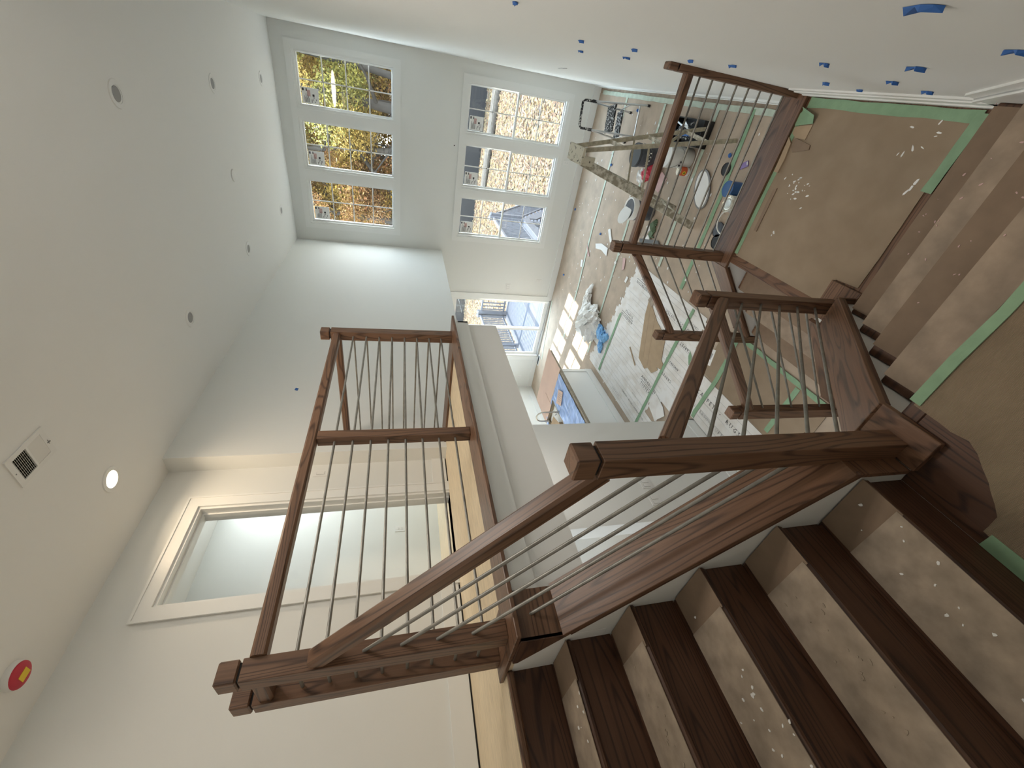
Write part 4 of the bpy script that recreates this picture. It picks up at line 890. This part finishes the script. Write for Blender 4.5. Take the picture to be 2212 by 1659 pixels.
# ------------------------------------------------------------------ aluminium step stool
ss = thing('step_stool', (-.14, 6.85, 0), 'small aluminium folding step stool with black steps by the right wall', 'step ladder')
NA, NB = [(.118, 6.60, .03), (.048, 6.66, .86)], [(-.288, 6.52, .03), (-.30, 6.60, .86)]
WA, WB = [(-.005, 7.13, .03), (.035, 6.74, .84)], [(-.41, 7.05, .03), (-.302, 6.67, .84)]
for q in (NA, NB): MB().tube(q, .013, 8).build('front_leg', 'aluminium', ss, smooth=True)
for q in (WA, WB): MB().tube(q, .012, 8).build('rear_leg', 'aluminium', ss, smooth=True)
MB().tube([(.045, 6.67, .86), (.044, 6.68, .99), (.02, 6.68, 1.02), (-.27, 6.62, 1.02), (-.298, 6.61, .99), (-.30, 6.60, .86)], .017, 8).build('handle', 'splattered_black', ss, smooth=True)
MB().bar((.045, 6.80, .50), (-.30, 6.72, .50), .26, .025).build('top_step', 'splattered_black', ss, .004)
MB().bar((-.01, 7.03, .24), (-.37, 6.95, .24), .17, .022).build('low_step', 'splattered_black', ss, .004)
MB().bar((.105, 6.61, .16), (-.29, 6.53, .16), .022, .012).build('crossbar', 'aluminium', ss)
MB().bar((.09, 6.63, .30), (.0, 7.02, .26), .010, .02).build('brace', 'aluminium', ss); MB().bar((-.29, 6.55, .30), (-.38, 6.95, .26), .010, .02).build('brace', 'aluminium', ss)
for q in (NA, NB, WA, WB): MB().lathe((q[0][0], q[0][1], .012), [(.019, 0), (.017, .035)], 10).build('rubber_foot', 'black', ss)
for x, y in ((.047, 6.665), (-.30, 6.605)): MB().cyl((x, y, .82), (x, y, .88), .02, n=10).build('joint', 'black', ss)

# ------------------------------------------------------------------ buckets, lids, cans
def bucket(x, y, r, h, mat, lidmat, label, lid=True, tilt=None, name='paint_bucket'):
    t = thing(name, (x, y, 0), label, 'bucket')
    MB().lathe((x, y, .013), [(r * .88, 0), (r * .90, .005), (r * .98, h - .045), (r * 1.05, h - .044), (r * 1.05, h - .02), (r, h - .018), (r, h)], 32).build('body', mat, t, smooth=True)
    if lid: MB().lathe((x, y, .013 + h), [(r * 1.06, -.012), (r * 1.07, 0), (r * 1.03, .012), (r * .97, .012), (r * .95, .006)], 32).build('lid', lidmat, t, smooth=True)
    else: MB().lathe((x, y, .013 + h * .75), [(r * .93, 0), (r * .93, .002)], 28).build('paint', 'paper_white', t)
    pts = [(x + r * 1.08 * math.cos(a), y + r * 1.08 * math.sin(a), .013 + h * .80 - .10 * math.sin((a - 3.6) / 2.6 * math.pi)) for a in [3.6 + 2.6 * i / 12 for i in range(13)]]
    MB().tube(pts, .003, 6).build('wire_handle', 'slot_grey', t)
    return t
b1 = bucket(-.47, 5.95, .145, .34, 'bucket_dark', 'bucket_lid_dark', 'dark grey paint bucket with its lid on, behind the wooden ladder')
m = MB()
for k in range(7):
    a = -2.2 + k * .16; m.cyl((-.47 + .146 * math.cos(a), 5.95 + .146 * math.sin(a), .20 + .03 * (k % 2)), (-.47 + .150 * math.cos(a + .1), 5.95 + .150 * math.sin(a + .1), .20 + .03 * (k % 2)), .010, n=6)
m.build('label_print', 'paper_white', b1)
b2 = bucket(-.36, 5.20, .13, .33, 'bucket_white', 'bucket_white', 'white paint bucket with a white lid, next to the orange can')
m = MB().cyl((-.44, 5.092, .19), (-.445, 5.083, .19), .012, n=8).cyl((-.42, 5.085, .16), (-.425, 5.076, .16), .010, n=8).cyl((-.40, 5.075, .19), (-.405, 5.066, .19), .012, n=8); m.build('label_print', 'black', b2)
b3 = bucket(-1.12, 5.66, .145, .34, 'bucket_dark', 'bucket_white', 'dark paint bucket lined with a white plastic bag, left of the wooden ladder', lid=False)
MB().lathe((-1.12, 5.66, .013), [(.150, .27), (.158, .33), (.150, .352), (.13, .345), (.125, .30)], 32).build('bag_liner', 'plastic_bag', b3, smooth=True)
t = thing('white_disc', (-1.22, 5.80, .35), 'pale round disc leaning out of the bag-lined bucket', 'disc')
MB().lathe((-1.215, 5.70, .375), [(.135, 0), (.14, .01), (.12, .013)], 28, tilt=Matrix.Rotation(.35, 3, 'Y')).build('disc', 'bucket_white', t)
t = thing('paint_can', (-.50, 5.13, 0), 'small orange paint can with a yellow emblem and a white-topped lid', 'can')
MB().lathe((-.50, 5.13, .013), [(.052, 0), (.052, .035)], 24).build('white_band', 'paper_white', t); MB().lathe((-.50, 5.13, .048), [(.052, 0), (.052, .09)], 24).build('body', 'orange', t)
MB().lathe((-.50, 5.13, .138), [(.054, 0), (.054, .006), (.044, .006)], 24).build('lid', 'tin', t)
MB().cyl((-.513, 5.08, .09), (-.514, 5.076, .09), .022, n=16).build('emblem', 'yellow', t); MB().cyl((-.5142, 5.076, .09), (-.5145, 5.0745, .09), .010, n=5).build('emblem_mark', 'black', t)
t = thing('roller_tray', (-.61, 4.70, 0), 'oblong white paint tray lid with a grey rim on the brown paper', 'tray')
MB().lathe((-.615, 4.70, .013), [(.90, 0), (1.0, .012), (.99, .02), (.93, .02)], 36, sx=.235, sy=.14, ang=-2.55 + math.pi).build('rim', 'slot_grey', t)
MB().lathe((-.615, 4.70, .030), [(.93, 0), (.90, .006)], 36, sx=.235, sy=.13, ang=-2.55 + math.pi).build('white_face', 'paper_white', t)
def lid(x, y, r, mat, label, z=.013, tilt=None):
    t = thing('plastic_disc', (x, y, 0), label, 'disc')
    MB().lathe((x, y, z), [(r, 0), (r, .012), (r * .95, .016), (r * .93, .010)], 28, tilt=tilt).build('disc', mat, t, smooth=True); return t
lid(-.348, 4.44, .068, 'black', 'black round lid lying on the brown paper beside the purple packet')
lid(-.93, 4.155, .085, 'bucket_dark', 'dark round lid peeking past the landing board, beside the pale ring')
lid(-1.05, 4.10, .082, 'black', 'black round lid nearest the railing post of the lower landing')
t = thing('bucket_ring', (-.82, 4.08, 0), 'pale plastic bucket ring leaning on the dark round lids', 'ring')
MB().tube([(-.82 + .13 * math.cos(a), 4.06 + .11 * math.sin(a), .04 + .02 * math.sin(a)) for a in [i * 6.28318 / 28 for i in range(28)]], .008, 6).build('ring', 'bucket_white', t)
t = thing('paint_can', (-.62, 3.98, 0), 'silver-topped paint can just past the landing board', 'can')
MB().lathe((-.62, 3.98, .013), [(.083, 0), (.083, .17), (.086, .176)], 32).build('body', 'bucket_white', t, smooth=True)
MB().lathe((-.62, 3.98, .189), [(.084, 0), (.084, .004), (.076, .006), (.068, .001), (.062, .004), (.052, .004), (.046, .001), (.040, .001)], 32).build('lid', 'tin', t, smooth=True)
t = thing('paint_can', (-.50, 4.12, 0), 'blue-labelled paint can standing behind the silver-topped one', 'can')
MB().lathe((-.50, 4.12, .013), [(.080, 0), (.080, .14)], 32).build('body', 'tin_blue', t, smooth=True); MB().lathe((-.50, 4.12, .153), [(.082, 0), (.082, .004), (.07, .001)], 32).build('lid', 'tin_blue', t, smooth=True)
t = thing('purple_packet', (-.27, 4.19, 0), 'flat purple packet with a white corner on the brown paper', 'packet')
MB().prism([(-.27, 4.26), (-.215, 4.165), (-.262, 4.13), (-.32, 4.235)], .013, .022, 'z').build('body', 'purple', t); MB().prism([(-.235, 4.17), (-.222, 4.162), (-.25, 4.14), (-.26, 4.15)], .022, .0228, 'z').build('label', 'paper_white', t)
t = thing('red_bag', (-.68, 5.95, 0), 'open red and white paper bag beside the dark bucket', 'bag')
crumple('bag_body', 'red', t, [(-.56, 5.72, .05), (-.62, 5.85, .09), (-.72, 6.0, .09)], [.05, .10, .09], seed=11, amp=.2)
crumple('bag_mouth', 'plastic_bag', t, [(-.70, 5.98, .08), (-.74, 6.10, .10), (-.78, 6.20, .06)], [.06, .085, .05], seed=14, amp=.3)
sheet('paper_sheet', 'print_pink', [(-.60, 5.68), (-.66, 5.52), (-.86, 5.62), (-.80, 5.90), (-.68, 5.90)], .014, .003, 'pinkish paper sheet spilling from the red bag', 'paper')
# tool box of scraps under the ladder
tb = thing('tool_crate', (-.10, 5.3, 0), 'black tool crate crammed with paint-spotted tools, under the wooden ladder', 'crate')
MB().box(-.22, .06, 4.95, 5.58, .013, .03).box(-.22, -.208, 4.95, 5.58, .03, .15).box(.048, .06, 4.95, 5.58, .03, .15).box(-.208, .048, 4.95, 4.962, .03, .15).box(-.208, .048, 5.568, 5.58, .03, .15).build('crate', 'black', tb, .003)
for k in range(16):
    x, y = rnd.uniform(-.17, .01), rnd.uniform(5.15, 5.50); a = rnd.uniform(-.6, .6); L = rnd.uniform(.05, .10)
    tag(MB().bar((x - L * math.sin(a), y - L * math.cos(a), .11 + rnd.random() * .05), (x + L * math.sin(a), y + L * math.cos(a), .12 + rnd.random() * .05), rnd.uniform(.015, .035), rnd.uniform(.012, .02)).build('tool', ['splattered_black', 'aluminium', 'bucket_dark', 'splattered_black'][k % 4]), ['spotted black', 'bare metal', 'dark grey', 'speckled black'][k % 4] + ' tool in the black crate, ' + ['at its far left corner', 'at its far right corner', 'at its far edge', 'left of its middle', 'right of its middle', 'in its centre', 'at its left side', 'at its right side', 'on top of the pile', 'under the ladder rail', 'next to the wall side', 'next to the bucket side', 'near its front left', 'near its front right', 'near its front edge', 'half buried in the pile'][k], 'tool', 'tools in the black crate')
tag(MB().bar((-.11, 5.10, .165), (-.13, 5.30, .17), .02, .015).build('tool', 'blue_tape'), 'blue-handled tool on top of the black tool crate', 'tool')
# grey boards and gloves
sheet('grey_board', 'grey_board', [(-1.40, 5.20), (-1.44, 5.12), (-1.60, 5.30), (-1.60, 5.62), (-1.52, 5.66)], .013, .025, 'dark grey board on the floor behind the landing corner post', 'board')
sheet('grey_board', 'grey_board', [(-1.06, 5.86), (-1.06, 5.60), (-1.16, 5.64), (-1.20, 5.84)], .013, .03, 'dark grey board leaning beside the bag-lined bucket', 'board')
gl = thing('work_gloves', (-1.3, 5.45, 0), 'pair of white and green work gloves dropped on the brown paper', 'gloves')
for (ox, oy, an) in ((-1.27, 5.47, 2.3), (-1.38, 5.43, 2.7)):
    c, s = math.cos(an), math.sin(an)
    R2_ = lambda u, v_: (ox + u * c - v_ * s, oy + u * s + v_ * c)
    MB().prism([R2_(-.05, -.045), R2_(.05, -.05), (R2_(.05, .045)), R2_(-.05, .045)], .014, .034, 'z').build('palm', 'glove_green', gl, .006)
    for k in range(4):
        p, q = R2_(-.05, -.034 + .022 * k), R2_(-.05 - [.055, .07, .068, .05][k], -.04 + .026 * k)
        MB().tube([(p[0], p[1], .026), (q[0], q[1], .022)], [.011, .009], 8).build('finger', 'glove_green', gl)
    p, q = R2_(.01, .045), R2_(-.02, .09); MB().tube([(p[0], p[1], .026), (q[0], q[1], .022)], [.012, .010], 8).build('thumb', 'glove_green', gl)
    MB().prism([R2_(.05, -.045), R2_(.13, -.05), R2_(.13, .05), R2_(.05, .045)], .014, .032, 'z').build('cuff', 'paper_white', gl, .005)
pts = [(-1.22 - .02 * math.sin(k * .9), 5.30 - .03 * k * .6, .016) for k in range(6)]
tag(MB().tube([(-1.43 + .10 * math.cos(a), 5.72 + .07 * math.sin(a) + .01 * a, .018) for a in [k * .5 for k in range(22)]], .004, 6).build('coiled_cord', 'kraft_dark'), 'thin coiled brown cord beside the white gloves', 'cord')
# ------------------------------------------------------------------ outside
def gz(x, y): return -1.45 + max(0, y - 30) * .10 + .18 * noise.noise(Vector((x * .12, y * .12, 0)))
mb = MB(); nx, ny = 70, 70
for j in range(ny + 1):
    for i in range(nx + 1):
        x, y = -70 + 90 * i / nx, 8.85 + 75 * j / ny; mb.v.append((x, y, gz(x, y)))
mb.f = [(a, a + 1, a + nx + 2, a + nx + 1) for j in range(ny) for a in range(j * (nx + 1), j * (nx + 1) + nx)]
g = mb.build('forest_ground', 'leaf_litter', smooth=True); g['kind'] = 'structure'
gm = MB(); gm.v = [(-70, -40, -1.6), (-6.8, -40, -1.6), (-6.8, 8.9, -1.6), (-70, 8.9, -1.6)]; gm.f = [(0, 1, 2, 3)]; g2 = gm.build('forest_ground', 'leaf_litter'); g2['kind'] = 'structure'
mb = MB()
for k in range(30000):
    u = rnd.random(); y = 9.2 + 24 * u * u ** .3; x = -y * rnd.uniform(-.05, .75) + .3; z = gz(x, y) + .02 + .03 * rnd.random(); s = rnd.uniform(.04, .09); a = rnd.random() * 6.28
    t1, t2 = rnd.uniform(-.5, .5), rnd.uniform(-.5, .5); c, d = math.cos(a) * s, math.sin(a) * s
    mb.add([(x - c, y - d, z - t1 * s), (x + d * .6, y - c * .6, z + t2 * s), (x + c, y + d, z + t1 * s), (x - d * .6, y + c * .6, z - t2 * s)], [(0, 1, 2, 3)])
FL = leafcard('leaves_fallen', (0.34, 0.26, 0.14), (0.22, 0.14, 0.10))
tag(mb.build('fallen_leaves', 'leaves_fallen'), 'carpet of fallen yellow and brown leaves outside the windows', 'leaves', kind='stuff')
# cluster meshes
def cluster(seed, n, rad, size, mat):
    r = random.Random(seed); me = bpy.data.meshes.new('foliage'); v, f = [], []
    for k in range(n):
        d = Vector((r.gauss(0, 1), r.gauss(0, 1), r.gauss(0, 1))).normalized() * rad * r.random() ** .4; d.z *= .75
        a = Vector((r.gauss(0, 1), r.gauss(0, 1), r.gauss(0, 1))).normalized(); b_ = a.orthogonal().normalized(); s = size * r.uniform(.5, 1.2); i = len(v)
        v += [tuple(d - a * s), tuple(d + b_ * s * .6), tuple(d + a * s), tuple(d - b_ * s * .6)]; f.append((i, i + 1, i + 2, i + 3))
    me.from_pydata(v, [], f); me.materials.append(M[mat]); return me
CL = {m: [cluster(s, 1300, 1.7, .095, m) for s in (1, 2)] for m in ('leaves_yellow', 'leaves_green', 'leaves_orange', 'leaves_brown')}
KINDS = {'leaves_yellow': 'golden yellow', 'leaves_green': 'yellow-green', 'leaves_orange': 'orange-red', 'leaves_brown': 'russet brown'}
def tree(x, y, r, h, lean, mat, n, zlo, label, bark='bark'):
    z0 = gz(x, y) - .1; t = thing('autumn_tree', (x, y, z0), label, 'tree', 'autumn trees behind the house')
    pts = [(x + lean[0] * q * h + .10 * math.sin(q * 7 + x), y + lean[1] * q * h, z0 + q * h) for q in [i / 8 for i in range(9)]]
    MB().tube(pts, [r * (1.15 - .9 * q / 8) for q in range(9)], 12).build('trunk', bark, t, smooth=True)
    for k in range(5):
        q = .30 + .12 * k; p = Vector(pts[int(q * 8)]); a = rnd.random() * 6.28; L = h * .22
        e = p + Vector((math.cos(a) * L, math.sin(a) * L, L * rnd.uniform(.3, .9))); mdl = p.lerp(e, .5) + Vector((0, 0, -.15))
        MB().tube([p, mdl, e], [r * .42, r * .26, r * .08], 8).build('branch', bark, t, smooth=True)
    for k in range(n):
        o = bpy.data.objects.new('foliage', rnd.choice(CL[mat])); COL.objects.link(o); o.parent = t
        q = rnd.uniform(zlo, 1.0); o.location = (lean[0] * q * h + rnd.gauss(0, 1.7), lean[1] * q * h + rnd.gauss(0, 1.7), q * h)
        o.rotation_euler = (0, 0, rnd.random() * 6.28); sc_ = rnd.uniform(.7, 1.25); o.scale = (sc_, sc_, sc_ * .8)
    return t
TR = [(-.035, 32.0, .24, .10, 'bark', 'leaves_green', 5, 'first tree seen through the upper right window'), (-.078, 31.5, .34, .05, 'bark', 'leaves_green', 6, 'thick tree at the left of the upper right window'),
      (-.055, 34.5, .16, -.04, 'bark', 'leaves_yellow', 8, 'slender tree behind the two of the upper right window'), (-.190, 32.0, .36, -.06, 'bark', 'leaves_yellow', 5, 'thickest dark trunk across the upper middle window'),
      (-.125, 33.0, .26, -.11, 'bark_pale', 'leaves_yellow', 6, 'leaning pale trunk in the upper middle window'), (-.165, 36.0, .14, .03, 'bark', 'leaves_yellow', 9, 'thin dark trunk in the upper middle window'),
      (-.290, 32.5, .26, .02, 'bark_pale', 'leaves_orange', 6, 'sunlit pale trunk in the upper left window'), (-.245, 34.0, .15, -.05, 'bark_pale', 'leaves_yellow', 8, 'forked thin tree in the upper left window'),
      (-.325, 36.0, .17, .02, 'bark', 'leaves_orange', 8, 'reddish tree at the edge of the upper left window')]
for (ra_, y, r, ln, bk, mt, n, lab) in TR: tree(ra_ * y, y, r, 17, (ln, .02), mt, n + 5, .38, KINDS[mt] + ' ' + lab, bk)
k = 0
for y in (36, 41, 47):
    for q in range(11):
        x = -y * (-.12 + .095 * q + rnd.uniform(-.03, .03)); mt = rnd.choice(['leaves_yellow', 'leaves_yellow', 'leaves_green', 'leaves_orange', 'leaves_brown'])
        tree(x, y + rnd.uniform(-2, 2), rnd.uniform(.12, .24), rnd.uniform(12, 16), (rnd.uniform(-.06, .06), 0), mt, 22, .12, KINDS[mt] + ' tree in the woods, ' + ['front', 'middle', 'back'][(36, 41, 47).index(y)] + ' rank, ' + ['first', 'second', 'third', 'fourth', 'fifth', 'sixth', 'seventh', 'eighth', 'ninth', 'tenth', 'eleventh'][q] + ' from the right', rnd.choice(['bark', 'bark', 'bark_pale']))
# silt fence and a log
sf = thing('silt_fence', (-8, 29.5, -1.4), 'black fabric silt fence along the edge of the woods', 'fence')
for k in range(11):
    x0, x1 = 3 - 2.4 * k, 3 - 2.4 * (k + 1)
    MB().prism([(x0, gz(x0, 29.5) - .05), (x1, gz(x1, 29.5) - .05), (x1, gz(x1, 29.5) + 1.0), (x0, gz(x0, 29.5) + 1.05)], 29.48, 29.50, 'y').build('fabric', 'fence_black', sf)
    MB().box(x0 - .03, x0 + .03, 29.5, 29.55, gz(x0, 29.5) - .1, gz(x0, 29.5) + 1.2).build('stake', 'bark_pale', sf)
tag(MB().tube([(1.0, 25.5, gz(1, 25.5) + .12), (-2.0, 25.9, gz(-2, 25.9) + .2), (-5.5, 26.6, gz(-5.5, 26.6) + .15)], [.26, .23, .16], 12).build('fallen_log', 'bark_pale', smooth=True), 'pale fallen log lying on the leaves before the black fence', 'log')
# ------------------------------------------------------------------ deck with railings and steps
dx0, dx1, dy0, dy1, dz = -6.75, -3.25, 8.76, 12.95, -.16
dk = thing('deck', (-5, 10.8, dz), 'grey-blue plank deck outside the patio door', 'deck')
n = 29
for k in range(n):
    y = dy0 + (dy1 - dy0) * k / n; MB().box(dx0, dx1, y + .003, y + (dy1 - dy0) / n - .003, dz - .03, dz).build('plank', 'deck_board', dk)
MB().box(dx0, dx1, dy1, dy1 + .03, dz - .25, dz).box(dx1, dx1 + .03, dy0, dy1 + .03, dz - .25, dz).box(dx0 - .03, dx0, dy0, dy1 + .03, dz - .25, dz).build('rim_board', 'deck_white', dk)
for x, y in ((dx0 + .1, dy1 - .1), (dx1 - .1, dy1 - .1), (dx0 + .1, dy0 + 1.5), (dx1 - .1, dy0 + 1.5)): MB().box(x - .07, x + .07, y - .07, y + .07, -1.7, dz - .03).build('support_post', 'deck_white', dk)
def deck_rail(p0, p1, label, posts=2, slope=0.0, n=None):
    p0, p1 = Vector(p0), Vector(p1); t = thing('deck_railing', p0, label, 'railing', 'white deck railings')
    L = (p1 - p0).length; n = n or int(L / .12)
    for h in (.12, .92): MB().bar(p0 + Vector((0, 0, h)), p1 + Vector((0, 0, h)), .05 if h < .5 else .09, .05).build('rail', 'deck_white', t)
    for k in range(1, n):
        p = p0.lerp(p1, k / n); MB().box(p.x - .016, p.x + .016, p.y - .016, p.y + .016, p.z + .14, p.z + .90).build('picket', 'deck_white', t)
    for k in range(posts):
        p = p0.lerp(p1, k / max(1, posts - 1)); MB().box(p.x - .055, p.x + .055, p.y - .055, p.y + .055, p.z, p.z + 1.02).build('post', 'deck_white', t)
        MB().lathe((p.x, p.y, p.z + 1.02), [(.095, 0), (.095, .02), (.02, .07)], 4, ang=.785).build('post_cap', 'deck_white', t)
deck_rail((dx0 + .06, dy0 + .1, dz), (dx0 + .06, dy1 - .06, dz), 'white picket deck railing on the side away from the stairs', 3)
deck_rail((dx0 + .2, dy1 - .06, dz), (-4.35, dy1 - .06, dz), 'white picket deck railing along the far edge of the deck', 2)
deck_rail((dx1 - .06, dy0 + .1, dz), (dx1 - .06, dy1 - .06, dz), 'white picket deck railing on the side near the tall windows', 3)
sp = thing('deck_stairs', (-3.8, 13.5, -1.5), 'white deck stairs with sawtooth stringers descending to the leaves', 'stairs')
nst = 6
for x in (-3.26, -4.28):
    pts = [(dy1 + .03, dz - .30)]
    for k in range(nst): pts += [(dy1 + .03 + .26 * k, dz - .20 * (k + 1) + .0), (dy1 + .03 + .26 * (k + 1), dz - .20 * (k + 1))]
    pts = [(dy1 + .03, dz - .20)] + [q for k in range(nst) for q in ((dy1 + .03 + .26 * (k + 1), dz - .20 * (k + 1)), (dy1 + .03 + .26 * (k + 1), dz - .20 * (k + 2)))] + [(dy1 + .03 + .26 * (nst - 1), dz - .20 * (nst + 1) - .1), (dy1 + .03, dz - .50)]
    MB().prism(pts, x, x + .04, 'x').build('stringer', 'deck_white', sp)
for k in range(nst): MB().box(-4.26, -3.22, dy1 + .03 + .26 * k, dy1 + .03 + .26 * (k + 1) + .02, dz - .20 * (k + 1), dz - .20 * (k + 1) + .03).build('tread', 'deck_board', sp)
for x in (-3.24, -4.26): deck_rail((x, dy1 + .05, dz - .05), (x, dy1 + .05 + .26 * nst, dz - .2 * nst - .05), 'white sloping handrail on the %s side of the deck stairs' % ('near' if x > -4 else 'far'), 2, n=12)
